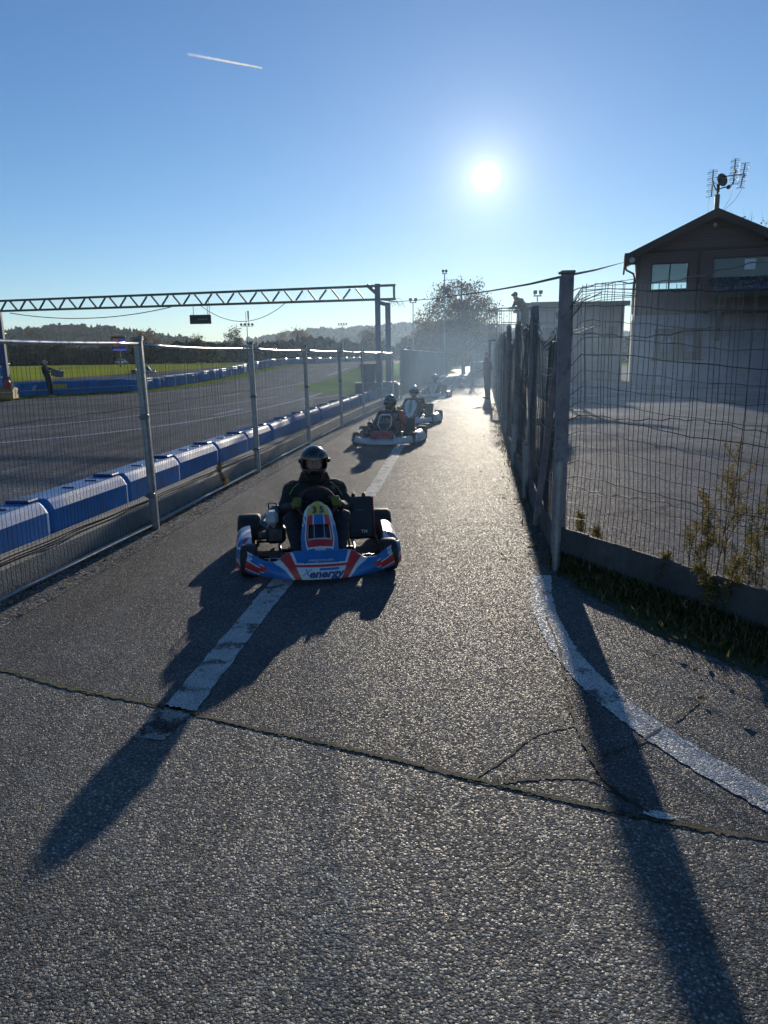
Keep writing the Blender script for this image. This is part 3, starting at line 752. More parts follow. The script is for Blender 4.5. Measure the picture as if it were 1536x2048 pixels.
# barrels and blocks along the far edge of the track
bar_line = [(-18.9, 33.6), (-17.2, 36.1), (-13.3, 41.8), (-11.3, 54.6), (-9.3, 78), (-3.6, 118)]
def along(pl, d):
    for a, c in zip(pl, pl[1:]):
        L = hypot(c[0] - a[0], c[1] - a[1])
        if d <= L: return lerp(a[0], c[0], d / L), lerp(a[1], c[1], d / L), atan2(-(c[0] - a[0]), c[1] - a[1])
        d -= L
    return None
def make_block(body, L=1.25, H=.62, W=.5):
    t = thing('track_barrier', '', 'barrier')
    b = MB(); b.rbox((0, 0, H / 2), (W, L, H), .09)
    for yy_ in (-.38, 0, .38): b.rbox((0, yy_ * L / 1.25, H * .45), (W + .03, .05, H * .72), .02)
    b.build('body', body, t)
    c = MB(); c.rbox((0, 0, H + .02), (W * .96, L * .9, .09), .03); c.box((0, L / 2 + .03, H * .5), (W * .8, .08, H)); c.build('lit_white_top', WHITE_P, t)  # top painted white as if sunlit; end strip fills the gap in white
    return t
def make_barrel_block(L=1.0):
    t = thing('tyre_stack_barrier', '', 'barrier'); b = MB()
    for yy_ in (-.3, .3):
        b.lathe([(.24, 0), (.29, .04), (.29, .16), (.25, .19), (.29, .23), (.29, .36), (.25, .39), (.29, .43), (.29, .55), (.2, .6)], 14, c=(0, yy_, 0))
    b.build('stack', BLUE, t); c = MB()
    for yy_ in (-.3, .3): c.lathe([(.27, .595), (.27, .625), (.2, .64)], 14, c=(0, yy_, 0))
    c.build('cap', WHITE_P, t); return t
k1 = make_block(BLUE); k2_ = make_barrel_block(); used = {0: 0, 1: 0}
d = 8.8; k = 0
while True:
    q = along(bar_line, d)
    if not q: break
    kind = 1 if (k % 4 == 2 or (q[1] > 60 and k % 2)) else 0
    src = (k1, k2_)[kind]; t = src if not used[kind] else dup(src, (0, 0, 0), 0); used[kind] = 1
    t.location = (q[0] + rnd.uniform(-.08, .08), q[1], hz(q[0], q[1])); t.rotation_euler = (0, 0, q[2] + rnd.uniform(-.12, .12))
    t['label'] = ('blue block, top painted sunlit white, in the far row between track and field', 'pair of stacked blue drums with white rims in the far row')[kind]
    t['group'] = ('blue block barriers between track and field', 'blue drum pairs between track and field')[kind]
    d += (1.45, 1.35)[kind]; k += 1
# long blue banner barrier with yellow lettering, behind the marshal
bp = Vector((-17.5, 35.9)); be = Vector((-13.15, 41.9)); bl = (be - bp).length; br = atan2(-(be.x - bp.x), be.y - bp.y)
t = thing('banner_barrier', 'long blue barrier with faded yellow lettering behind the marshal carrying a box', 'barrier', (bp.x, bp.y, 0), br)
b = MB(); b.rbox((0, bl / 2, .36), (.42, bl, .72), .06); b.build('body', BLUE, t)
b = MB(); b.tube([(.235, .05, .32), (.235, bl - .05, .34)], .012, 6); b.build('strap', WHITE_P, t)
YEL = mat('yellow_paint', (.5, .42, .03), .5, 0, .2)
text_on('//', lambda x, y: (.217, .75 + x, .44 + y), .3, WHITE_P, t, bold=.012, shear=.3)
b = MB(); b.box((.215, 2.1, .47), (.012, .75, .2)); b.build('yellow_panel', YEL, t)
# blue drums and straw-coloured ones under the left gantry leg
def drum(x, y, z, r, h, mt, label, group):
    t = thing('drum', label, 'drum', (x, y, z), rnd.uniform(0, 3), group)
    b = MB(); b.lathe([(r * .86, 0), (r, .04), (r, h * .3), (r * .93, h * .34), (r, h * .38), (r, h * .62), (r * .93, h * .66), (r, h * .7), (r, h - .04), (r * .86, h)], 18); b.build('body', mt, t)
    b = MB(); b.lathe([(r * .9, -.03), (r * 1.03, -.02), (r * 1.03, .03), (r * .8, .045)], 18, c=(0, 0, h)); b.build('lid', WHITE_P, t)
    return t
OCH = mat('ochre_plastic', (.28, .17, .035), .5, 0, .3, 3, dirt=(.12, .08, .04)); RED = mat('red_plastic', (.45, .025, .02), .4, 0, .15)
for i, (x, y) in enumerate(((-20.2, 34.6), (-19.35, 35.2))): drum(x, y, 0, .38, .78, OCH, ['ochre drum further left under the stacked blue drums', 'ochre drum at the right end under the stacked blue drums'][i], 'ochre drums by the gantry leg')
for i, (x, y, z, h) in enumerate(((-17.22, 33.6, .60, .42), (-17.22, 33.6, 1.065, .42), (-16.74, 33.45, .60, .42), (-16.74, 33.45, 1.065, .42))):
    drum(x, y, z, .2, h, BLUE, '%s blue drum of the %s stack by the left gantry leg' % (('lower', 'upper')[i % 2], ('left', 'right')[i // 2]), 'blue drums by the gantry leg')
for i, (x, y, w) in enumerate(((-17.85, 33.75, 1.0), (-16.8, 33.3, 1.0))):
    t = thing('ochre_block', ['worn ochre block under the left stack of blue drums', 'worn ochre block under the right stack of blue drums, next to a red canister'][i], 'block', (x, y, 0), .1 * i, 'ochre blocks by the gantry leg')
    b = MB(); b.rbox((0, 0, .3), (w, .9, .6), .1); b.build('body', OCH, t)
    b = MB(); b.tube([(-w / 2 - .004, -.456, .38), (w / 2 + .004, -.456, .38)], .012, 6); b.build('strap', WHITE_P, t)
t = thing('red_canister', 'red canister resting against the ochre block at the far left', 'canister', (-16.42, 32.95, .6)); t.scale = (.75, .75, .65)
b = MB(); b.lathe([(.1, 0), (.17, .05), (.18, .3), (.12, .42), (.05, .46)], 16); b.build('body', RED, t); b = MB(); b.tube([(.05, 0, .44), (.1, 0, .52), (-.1, 0, .52), (-.05, 0, .44)], .015, 6); b.build('handle', RED, t)

# ---------------------------------------------------------------- gantry over the track
GPAINT = mat('gantry_paint', (.075, .085, .055), .5, .2, .3, 3, dirt=(.05, .04, .03))
GBLUE = mat('gantry_leg_paint', (.015, .05, .16), .5, .1, .3, 2, dirt=(.03, .03, .04))
A = Vector((-20.6, 34.05, 0)); Bq = Vector((.56, 29.0, 0))
gt = thing('track_gantry', 'steel lattice truss gantry spanning the race track on blue legs', 'gantry', (0, 29.13, 0))
def gp(t, z): p = A.lerp(Bq, t); return Vector((p.x, p.y, z))
def ztb(t): return lerp(4.27, 4.30, t), lerp(3.84, 3.80, t)
L_ = (Bq - A).length; dr = (Bq - A).normalized(); rz_ = atan2(dr.y, dr.x)
def beam(p, q, w, h, nm, mt, root):
    p, q = Vector(p), Vector(q); d = (q - p); ln = d.length; d.normalize()
    up = Vector((0, 0, 1)) if abs(d.z) < .95 else Vector((0, 1, 0)); s = d.cross(up).normalized(); u = s.cross(d)
    M = Matrix((d, s, u)).transposed(); b = MB(); b.box((p + q) / 2, (ln, w, h), M=M); return rel(b.build(nm, mt, root), root)
beam(gp(0, 4.25), gp(1, 4.29), .09, .085, 'top_chord', GPAINT, gt)
beam(gp(0, 3.85), gp(1, 3.79), .09, .085, 'bottom_chord', GPAINT, gt)
beam(gp(.9975, 3.84), gp(.9975, 4.24), .085, .085, 'end_frame', GPAINT, gt)
nb = 21
for i in range(nb):
    s0 = 1 - (1.25 + i * 1.0 * (L_ - 1.6) / nb / 1.0) / L_; hb = .5 * (L_ - 1.6) / nb / L_
    t0 = s0; tm = s0 - hb * .62; t1 = s0 - hb * 1.06; t2 = s0 - hb * 1.68
    beam(gp(tm, 4.22), gp(t0 + hb * 0, 3.86), .06, .055, 'web_bar', GPAINT, gt)
    beam(gp(t1, 4.22), gp(t2, 3.86), .06, .055, 'web_bar', GPAINT, gt)
for (x, y, zt_) in ((-.12, 29.15, 4.36), (.27, 29.9, 3.72)):
    b = MB(); b.rbox((x, y, zt_ / 2), (.21, .2, zt_), .015); rel(b.build('leg', GBLUE, gt), gt)
beam((-.12, 29.25, 3.70), (.33, 29.95, 3.62), .12, .12, 'cross_beam', GBLUE, gt)
beam((-.52, 29.15, 4.33), (-.1, 29.05, 3.95), .05, .13, 'gusset_brace', GPAINT, gt)
for (x, y, zt_) in ((-16.62, 33.3, 3.8),):
    b = MB(); b.rbox((x, y, zt_ / 2), (.22, .2, zt_), .015); rel(b.build('leg', GBLUE, gt), gt)
b = MB(); b.rbox((-17.3, 33.2, 1.62), (1.3, .14, .16), .03); rel(b.build('cross_beam', GBLUE, gt), gt)
b = MB(); b.rbox((.08, 29.5, .35), (1.1, 1.25, .7), .08); rel(b.build('plinth', GBLUE, gt), gt)
# hanging sign
t = thing('hanging_sign', 'small black rectangular board hanging under the gantry truss', 'sign', (-7.3, 30.9, 3.25))
b = MB(); b.rbox((0, 0, 0), (.86, .09, .36), .015); b.build('panel', mat('black_sign', (.012, .012, .014), .5), t)
for x in (-.27, .3): b = MB(); b.tube([(x, 0, .17), (x, 0, .56)], .012, 6); b.build('hanger', GALV_D, t)
b = MB(); b.box((.1, -.047, .0), (.40, .006, .045)); b.build('pale_strip', mat('grey_letters', (.10, .11, .12), .5), t)
BCAB = mat('black_wire', (.018, .018, .02), .6)
def cable(name, pts, r, label, cat='cable', grp=None, sag=0, n=24):
    if sag:
        p, q = Vector(pts[0]), Vector(pts[-1]); pts = [p.lerp(q, k / n) - Vector((0, 0, 4 * sag * (k / n) * (1 - k / n))) for k in range(n + 1)]
    return tag(MB().tube(pts, r, 5).build(name, BCAB), label, cat, grp)
def P3(x, y, Y):
    """point seen at pixel (x, y) of the photo, Y metres away: used once to read real positions off the photo"""
    d = cW + cR * ((x - 768) / F) + cU * ((1024 - y) / F); return Vector((0, 0, CAM_H)) + d * (Y / d.y)
cable('sagging_cable', [P3(20, 626, 33), P3(342, 614, 31.3)], .018, 'slack black cable sagging under the left half of the truss', sag=.33)
cable('sagging_cable', [P3(402, 612, 31), P3(572, 605, 30)], .012, 'thin cable looping under the middle of the truss beside the hanging sign', sag=.66)
t = cable('loose_wire', [P3(415, 596, 31), P3(419, 612, 31), P3(418, 632, 31), P3(411, 641, 31), P3(403, 634, 31)], .01, 'short loose wire dangling right of the hanging sign')
cable('overhead_cable', [P3(768, 601, 29.9), P3(800, 603, 26), P3(860, 598, 20), P3(980, 582, 11.5), P3(1060, 568, 8), P3(1133, 551, 6.0), P3(1190, 540, 9), P3(1250, 524, 38)], .011, 'overhead black cable from the gantry across the corner post to the chalet eave')
b = MB()
for i in range(9):
    p = P3(776, 602, 29.8); b.tube([p, p + Vector((.1 + .05 * i, 0, .1 * sin(i * 2))), p + Vector((.2 + .06 * i, .02 * i, -.25 + .05 * (i % 4)))], .008, 4)
b.tube([P3(776, 604, 29.8), P3(778, 640, 29.8), P3(777, 690, 29.8)], .01, 4)
tag(b.build('wire_tangle', BCAB), 'tangle of loose wire ends on the upper right corner of the gantry leg', 'wires')
# bins by the gantry foot
BIN = mat('dark_blue_bin', (.012, .03, .08), .45, 0, .2)
t = thing('rubbish_bin', 'dark blue tapered bin beside the right gantry legs', 'bin', (-.52, 28.9, .7))
b = MB(); b.lathe([(.25, 0), (.31, .62), (.35, .63), (.35, .68), (.3, .68)], 18); b.build('body', BIN, t); b = MB(); b.lathe([(.355, .66), (.37, .68), (.34, .71)], 18); b.build('rim', BIN, t)
t = thing('storage_box', 'low dark blue box under the bin at the foot of the gantry', 'box', (-.65, 28.85, 0))
b = MB(); b.rbox((0, 0, .33), (.75, .9, .62), .05); b.build('body', BIN, t); b = MB(); b.rbox((0, 0, .67), (.8, .95, .06), .02); b.build('lid', GBLUE, t)
# yellow frame cage and white rail at far left
YG = mat('yellow_green_paint', (.33, .36, .06), .5, 0, .2)
t = thing('yellow_frame', 'yellow green steel frame like a cage standing by the left gantry leg', 'frame', (-17.15, 34.2, 0))
fr = [((-.3, 0, 1.6), (-.3, 0, 2.95)), ((.3, 0, 1.6), (.3, 0, 2.95)), ((-.3, 0, 2.95), (.3, 0, 2.95)), ((-.3, 0, 1.6), (.3, 0, 1.6)), ((0, 0, 1.6), (0, 0, 2.95)), ((.3, 0, 2.95), (.42, -.4, 2.9)), ((.42, -.4, 2.9), (.42, -.4, 1.6)), ((.3, 0, 1.6), (.42, -.4, 1.6)), ((.42, -.4, 1.6), (.42, -.4, 0)), ((-.3, 0, 1.6), (-.3, 0, 0))]
for p, q in fr: MB().tube([p, q], .024, 6).build('bar', YG, t)

# ---------------------------------------------------------------- go-karts
TYRE = mat('tyre_rubber', (.018, .018, .018), .62, 0, .3, 12, .4, 70, dirt=(.045, .043, .04))
RIM = mat('rim_metal', (.16, .16, .17), .35, .8, .2)
BLACKP = mat('black_plastic', (.014, .014, .015), .42, 0, .3, 10)
BLACKM = mat('black_metal', (.02, .02, .022), .4, .5, .3, 10)
CHROME = mat('bright_tube', (.55, .55, .56), .22, 1, .1)
ENG = mat('engine_metal', (.12, .12, .13), .42, .7, .4, 20)
BODYV = vcol_mat('kart_graphics')
WHITE_B = mat('white_bodywork', (.55, .57, .6), .3, 0, .1, 6, dirt=(.3, .31, .33), coat=.3)
RED_B = mat('red_bodywork', (.42, .03, .03), .3, 0, .15, 6, coat=.3)
LB, LR, LW, LY, LK = (.018, .16, .44), (.58, .028, .026), (.72, .73, .74), (.62, .47, .06), (.01, .01, .012)
def flower(x, y, s):
    """emblem of five petals round a centre"""
    x /= s; y /= s; r = hypot(x, y)
    if r < .2: return r > .1
    for k in range(5):
        a = pi / 2 + 2 * pi * k / 5; px_, py_ = .55 * cos(a), .55 * sin(a)
        if hypot(x - px_, y - py_) < .3: return hypot(x - px_, y - py_) > .1
    return False
def fair_col(u, v):
    a = abs(u); xx = u
    bw_ = lerp(.33, .56, v); br_ = lerp(.30, .49, v); bi = lerp(.225, .36, v); bt = lerp(.20, .33, v)
    if a > bw_:
        X = a * .62; Y = v * .2
        if flower(X - .535, Y - .150, .045): return LW
        if v > .92 and a > .8: return LW
        z = v - (.42 + .10 * (((a * 4.2) % 1) - .5) * 2 - .35 * (a - .75))
        if a > .93 and abs(v - .28 - (a - .93) * 2) < .05: return LW
        if abs(z) < .19 and a > .64 - .2 * z: return LR
        if abs(z) < .24 and a > .66: return LW
        if a > .86 and v < .22: return LR
        return LB
    if a > br_: return LW
    if a > bi: return LR
    if v > .56:
        if a > bt: return LW
        if v < .62: return LW
        return LB
    if v > .47: return LR
    if v > .43: return LW
    if v > .345 and -.02 < u < .20: return LB
    return LW
def fairing(style):
    def fn(u, v):
        a = abs(u)
        ztp = interp([(0, .235), (.30, .235), (.40, .215), (.52, .165), (.66, .17), (.80, .205), (.94, .238), (1.0, .225)], a)
        zb = .048 + .03 * a ** 3
        if style > 0: ztp = interp([(0, .17), (.28, .17), (.34, .235), (.38, .16), (.6, .155), (.85, .2), (1, .17)], a)
        y = .29 * a ** 2.3 - .035 * sin(pi * min(1, v * 1.05)) * (1 - .4 * a)
        y += .12 * v * (1 - smoothstep(.35, .7, a)) + .05 * v * smoothstep(.5, 1, a)
        x = .645 * u * (1 - .012 * v)
        if a > .95: y += (a - .95) * .8
        return Vector((x, y, lerp(zb, ztp, v)))
    return fn
def nose_fn(u, v):
    hw = interp([(0, .085), (.06, .118), (.15, .142), (.45, .142), (.7, .125), (.88, .105), (.96, .08), (1, .05)], v)
    y = .10 + .40 * v ** 1.15 + .075 * u * u; z = .17 + .37 * v - .035 * u * u
    y -= .03 * sin(pi * v)
    if .36 < v < .62 and abs(u) < .62: y += .035
    return Vector((u * hw, y, z))
def nose_col(u, v):
    a = abs(u); hw = .14
    if flower(u * hw, (v - .17) * .5, .048): return LW
    if v > .78: return LY if a < .78 else LW
    if .36 < v < .62 and a < .64:
        if a > .60 or v > .61 or v < .37: return LW
        return (.006, .012, .03) if a < .26 else ((.3, .34, .4) if a < .30 else LK)
    if v > .62 and a < .36: return LB if a < .31 else LW
    e = .78 - .25 * (v < .36) * (.36 - v) * 2
    if v > .62 and a > .8: return LW if ((u * 9 + v * 14) % 1.6) < .8 else LB
    if a > e: return LB
    if a > e - .06: return LW
    if v > .24: return LR
    if v > .21: return LW
    return LB
def wheel(t, x, y, r, w, nm='wheel', simple=False):
    M = Matrix(((0, 0, 1), (0, 1, 0), (-1, 0, 0)))
    wh = MB(); e = .028
    prof = [(r * .52, -w / 2 + .01), (r * .80, -w / 2), (r * .93, -w / 2 + .008), (r * .985, -w / 2 + e), (r, -w / 2 + e * 1.8), (r, 0), (r, w / 2 - e * 1.8), (r * .985, w / 2 - e), (r * .93, w / 2 - .008), (r * .80, w / 2), (r * .52, w / 2 - .01)]
    wh.lathe(prof, 30, M=M, c=(x, y, r)); o = wh.build('wheel', TYRE, t, smooth=True)
    rm = MB(); s = 1 if x > 0 else -1
    rm.lathe([(r * .3, -w * .46), (r * .5, -w * .48), (r * .53, -w * .46), (r * .53, w * .46), (r * .5, w * .48), (r * .3, w * .46)], 22, M=M, c=(x, y, r)); rm.lathe([(.03, -w * .55), (.035, 0), (.03, w * .55)], 12, M=M, c=(x, y, r))
    rm.build('rim', RIM, o, smooth=False); return o
def make_kart(name, label, style, loc, rz, group='go-karts queued in the pit lane', detail=True):
    t = thing(name, label, 'go-kart', loc, rz, group)
    # chassis
    b = MB(); R_ = .015
    for s in (-1, 1):
        b.tube([(s * .10, .12, .07), (s * .20, .25, .065), (s * .30, .55, .06), (s * .32, 1.0, .06), (s * .30, 1.5, .08)], R_, 8)
        b.tube([(s * .31, .34, .10), (s * .43, .33, .12)], .02, 8)
        b.tube([(s * .31, .55, .07), (s * .52, .58, .09), (s * .53, 1.1, .09), (s * .32, 1.12, .07)], .011, 8)
        b.tube([(s * .12, .15, .16), (s * .12, .05, .16)], .01, 6)
    b.tube([(-.31, .34, .08), (.31, .34, .08)], R_, 8); b.tube([(-.3, .85, .06), (.3, .85, .06)], R_, 8); b.tube([(-.28, .15, .15), (.28, .15, .15)], .01, 6); b.tube([(-.35, .10, .10), (.35, .10, .10)], .011, 6)
    b.build('chassis', BLACKM, t, smooth=True)
    b = MB()
    for s in (-1, 1):
        b = MB(); b.tube([(s * .13, .26, .13), (s * .39, .31, .14)], .008, 8); b.tube([(s * .39, .31, .145), (s * .39, .31, .07)], .010, 8); b.tube([(s * .30, .22, .11), (s * .28, .42, .1)], .008, 6)
        b.build('steering_rod', CHROME, t, smooth=True)
    b = MB(); b.box((0, .62, .045), (.5, .8, .006)); b.build('floor_tray', BLACKM, t)
    # seat
    b = MB()
    def sf(u, v):
        w = .17 + .03 * v; a = u * 1.35
        return Vector((w * sin(a) * 1.05, lerp(.95, 1.32, v ** .8) - .05 * (1 - cos(a)), .07 + .14 * (1 - cos(a)) + .42 * v ** 1.4))
    b.grid(sf, 12, 8); b.build('seat', BLACKP, t, smooth=True, solid=.008)
    b = MB(); b.lathe([(.02, -.60), (.02, .60)], 12, M=Matrix(((0, 0, 1), (0, 1, 0), (-1, 0, 0))), c=(0, 1.38, .14)); b.build('rear_axle', CHROME, t, smooth=True)
    b = MB(); b.tube([(-.62, 1.5, .12), (-.6, 1.6, .16), (0, 1.63, .17), (.6, 1.6, .16), (.62, 1.5, .12)], .05, 8); b.build('rear_bumper', BLACKP, t, smooth=True)
    for s in (-1, 1):
        wheel(t, s * .545, .34, .128, .125); wheel(t, s * .59, 1.38, .14, .205)
    # fairing, nose, pods
    fn = fairing(style); b = MB()
    if style == 0: b.grid(fn, 240, 56, colfn=fair_col); mt = BODYV
    else: b.grid(fn, 60, 10); mt = WHITE_B
    fo = b.build('front_fairing', mt, t, smooth=True, solid=.008)
    lip = MB()
    lip.grid(lambda u, v: fn(u, 1) + Vector((0, .05 * v + .003, -.012 * v * v)), 60, 4)
    lip.build('fairing_lip', {0: mat('blue_bodywork', LB, .35, coat=.3)}.get(style, WHITE_B), t, smooth=True, solid=.004)
    if style == 0:
        def onf(x, y, off=.0045):
            u = x / .62; v = y; p = fn(u, v); q = (fn(u + .01, v) - fn(u - .01, v)).cross(fn(u, v + .01) - fn(u, v - .01)).normalized()
            if q.y > 0: q = -q
            return p + q * off
        NAVY = mat('navy_lettering', (.015, .05, .22), .4); WHT = mat('white_lettering', (.75, .75, .75), .4)
        text_on('energy', lambda x, y: onf(x * 1.08 + .028, .215 + y / .2), .082, NAVY, fo, bold=.0034, shear=.28, sub=1)
        text_on('X', lambda x, y: onf(x - .115, .27 + y / .2), .075, mat('sky_lettering', (.10, .25, .5), .4), fo, shear=.5, sub=1)
        text_on('energycorse.com', lambda x, y: onf(x, .70 + y / .2), .026, WHT, fo, sub=1)
    # nose panel
    b = MB()
    if style == 0:
        b.grid(nose_fn, 90, 150, colfn=nose_col); no = b.build('nose_panel', BODYV, t, smooth=True, solid=.006)
        def onn(x, y, off=.005):
            v = y; hw = interp([(0, .085), (.06, .118), (.15, .142), (.45, .142), (.7, .125), (.88, .105), (.96, .08), (1, .05)], v); p = nose_fn(x / hw, v); return p + Vector((0, -off * .8, off * .8))
        text_on('3 5', lambda x, y: onn(x, .855 + y / .5), .075, mat('number_ink', (.03, .03, .1), .4), no, bold=.002, sub=1)
    elif style == 1:      # white framed number plate on a slim panel
        def nf(u, v):
            hw = interp([(0, .05), (.3, .055), (.45, .115), (.55, .14), (.85, .13), (1, .08)], v); return Vector((u * hw, .12 + .42 * v + .03 * u * u, .16 + .42 * v))
        def ncl(u, v):
            if v > .94 or abs(u) > .86 or v < .06: return LW
            if .6 < v < .85 and abs(u) < .72: return (.35, .33, .22)
            if v < .35: return (.3, .02, .02)
            return (.03, .04, .06)
        b.grid(nf, 30, 40, colfn=ncl); no = b.build('nose_panel', BODYV, t, smooth=True, solid=.006)
        text_on('457', lambda x, y: nf(x / .14, .72 + y / .42) + Vector((0, -.006, .004)), .13, BLACKP, no, bold=.003, sub=1)
        b = MB(); b.grid(lambda u, v: Vector((u * (.235 - .05 * v), .045 + .17 * v, .165 + .12 * v)), 8, 5); b.build('nose_base', RED_B, t, smooth=True, solid=.01)
    else:
        def nf(u, v):
            hw = interp([(0, .07), (.3, .10), (.55, .15), (.8, .16), (1, .09)], v); return Vector((u * hw, .10 + .44 * v + .05 * u * u, .14 + .44 * v))
        b.grid(nf, 12, 14, colfn=lambda u, v: (.33, .3, .12) if abs(u) < .25 and v > .3 else (LW if style == 2 else (.3, .33, .36)))
        b.build('nose_panel', BODYV, t, smooth=True, solid=.006)
    pm = BODYV
    for s in (-1, 1):
        def pf(u, v, s=s):
            # u along the length, v round the section from the inner top to the outer foot
            y = lerp(.62, 1.14, (u + 1) / 2); k = interp([(-1, .82), (-.8, 1), (.8, 1.0), (1, .9)], u)
            x = .555 + .125 * sin(v * pi / 2) * (1 - .10 * (u < -.8)) + .02 * u; z = .05 + .185 * k * max(0, cos(v * pi / 2)) ** .55
            return Vector((s * x, y, z))
        b = MB()
        def pc(u, v):
            if style == 0: return LW if (u * .9 + v * .8) % 1 < .35 else (LR if (u * .9 + v * .8) % 1 < .5 else LB)
            return (.6, .62, .65) if style != 3 else (.3, .33, .36)
        b.grid(pf, 40, 14, colfn=pc); k0 = len(b.v)
        # front and rear end caps
        for uu in (-1, 1):
            for j in range(14):
                a_, c_ = pf(uu, j / 14), pf(uu, (j + 1) / 14); m0 = Vector((a_.x, a_.y, .05)); m1 = Vector((c_.x, c_.y, .05)); kk = len(b.v)
                b.v += [tuple(a_), tuple(c_), tuple(m1), tuple(m0)]; b.c += [pc(uu, j / 14)] * 4; b.f.append([kk, kk + 1, kk + 2, kk + 3]); b.mi.append(0)
        b.build('side_pod', pm, t, smooth=False, solid=.004)
    # steering wheel
    tilt = radians(58); M = Matrix.Rotation(-(pi / 2 - tilt), 3, 'X'); M = Matrix.Rotation(radians(62), 3, 'X')
    wc = Vector((0, .70, .475)); b = MB()
    ring = [wc + M @ Vector((.152 * cos(a), .145 * sin(a) * (1 if sin(a) > -.2 else .88), 0)) for a in [2 * pi * k / 32 for k in range(32)]]
    b.tube(ring, .0155, 10, closed=True); so_ = b.build('steering_wheel', mat('suede_grip', (.05, .02, .022), .7, 0, .3), t, smooth=True)
    b = MB()
    for a in (pi * .08, pi * .92, pi * 1.5): b.tube([wc, wc + M @ Vector((.15 * cos(a), .14 * sin(a), 0))], .011, 6)
    b.lathe([(.045, -.012), (.045, .012)], 14, M=M, c=wc); b.build('spoke', BLACKM, so_)
    b = MB(); b.tube([wc, (0, .38, .12)], .011, 8); b.build('steering_column', BLACKM, t)
    b = MB(); b.rbox((0, .47, .15), (.2, .2, .2), .03); b.build('fuel_tank', mat('tank_plastic', (.16, .15, .13), .4), t)
    # radiator on the driver's left
    b = MB(); M2 = Matrix.Rotation(radians(-24), 3, 'X')
    b.rbox((.385, .98, .29), (.215, .06, .37), .012, M=M2); ro = b.build('radiator', BLACKP, t)
    b = MB(); b.rbox((.495, .985, .29), (.010, .075, .36), .003, M=M2); b.build('radiator_edge', RED_B if style == 0 else BLACKM, ro)
    b = MB()
    for x in (.33, .42): b.lathe([(.014, 0), (.017, .01), (.015, .035), (.006, .04)], 10, c=(x, 1.06, .455))
    b.build('filler_cap', BLACKM, ro)
    b = MB()
    for k in range(9): b.box((.385, .945 + .016 * k - .05, .17 + .033 * k), (.19, .004, .006))
    b.build('fin', BLACKM, ro)
    if style == 0:
        text_on('=', lambda x, y: (.375 + x * 5, 1.0 - .034 + y * .42, .36 + y * .9), .03, mat('grey_print', (.2, .2, .2), .5), ro, shear=.1)
        text_on('TM', lambda x, y: (.40 + x, .87 - .034 + y * .42, .20 + y * .9), .04, mat('cream_print', (.6, .57, .48), .5), ro, bold=.001)
    # engine on the driver's right with head, exhaust, airbox and chain guard
    b = MB(); b.rbox((-.35, 1.06, .17), (.17, .2, .16), .03); b.lathe([(.06, 0), (.065, .03), (.065, .06), (.06, .09), (.067, .1), (.067, .13), (.05, .16), (.02, .18)], 16, c=(-.34, 1.02, .24)); b.lathe([(.035, 0), (.035, .1)], 10, M=Matrix(((0, 0, 1), (0, 1, 0), (-1, 0, 0))), c=(-.5, 1.05, .15)); b.build('engine', ENG, t)
    b = MB(); b.rbox((-.37, .86, .35), (.10, .14, .11), .025); b.tube([(-.37, .9, .32), (-.36, 1.0, .24)], .025, 8); b.build('airbox', {0: WHITE_B, 1: BLACKP}.get(style, BLACKP), t)
    b = MB(); b.tube([(-.40, 1.1, .2), (-.47, 1.2, .22), (-.42, 1.4, .25), (-.1, 1.5, .26), (.2, 1.48, .24)], [.025, .035, .05, .055, .03], 10); b.build('exhaust', ENG, t, smooth=True)
    b = MB(); b.tube([(-.30, .88, .40), (-.34, .86, .47), (-.40, .93, .46), (-.40, 1.03, .36)], .006, 6); b.build('hose', BLACKP, t, smooth=True); b = MB(); b.tube([(.29, .93, .4), (.27, .85, .3), (.22, .75, .15)], .012, 6); b.tube([(.28, 1.0, .42), (.24, .9, .34), (.26, .7, .12), (.2, .5, .08)], .008, 6); b.build('hose', BLACKP, t, smooth=True)
    b = MB()
    for s in (-1, 1): b.tube([(s * .08, .28, .07), (s * .12, .22, .20), (s * .06, .22, .21)], .008, 6)
    b.build('pedal', CHROME, t)
    return t

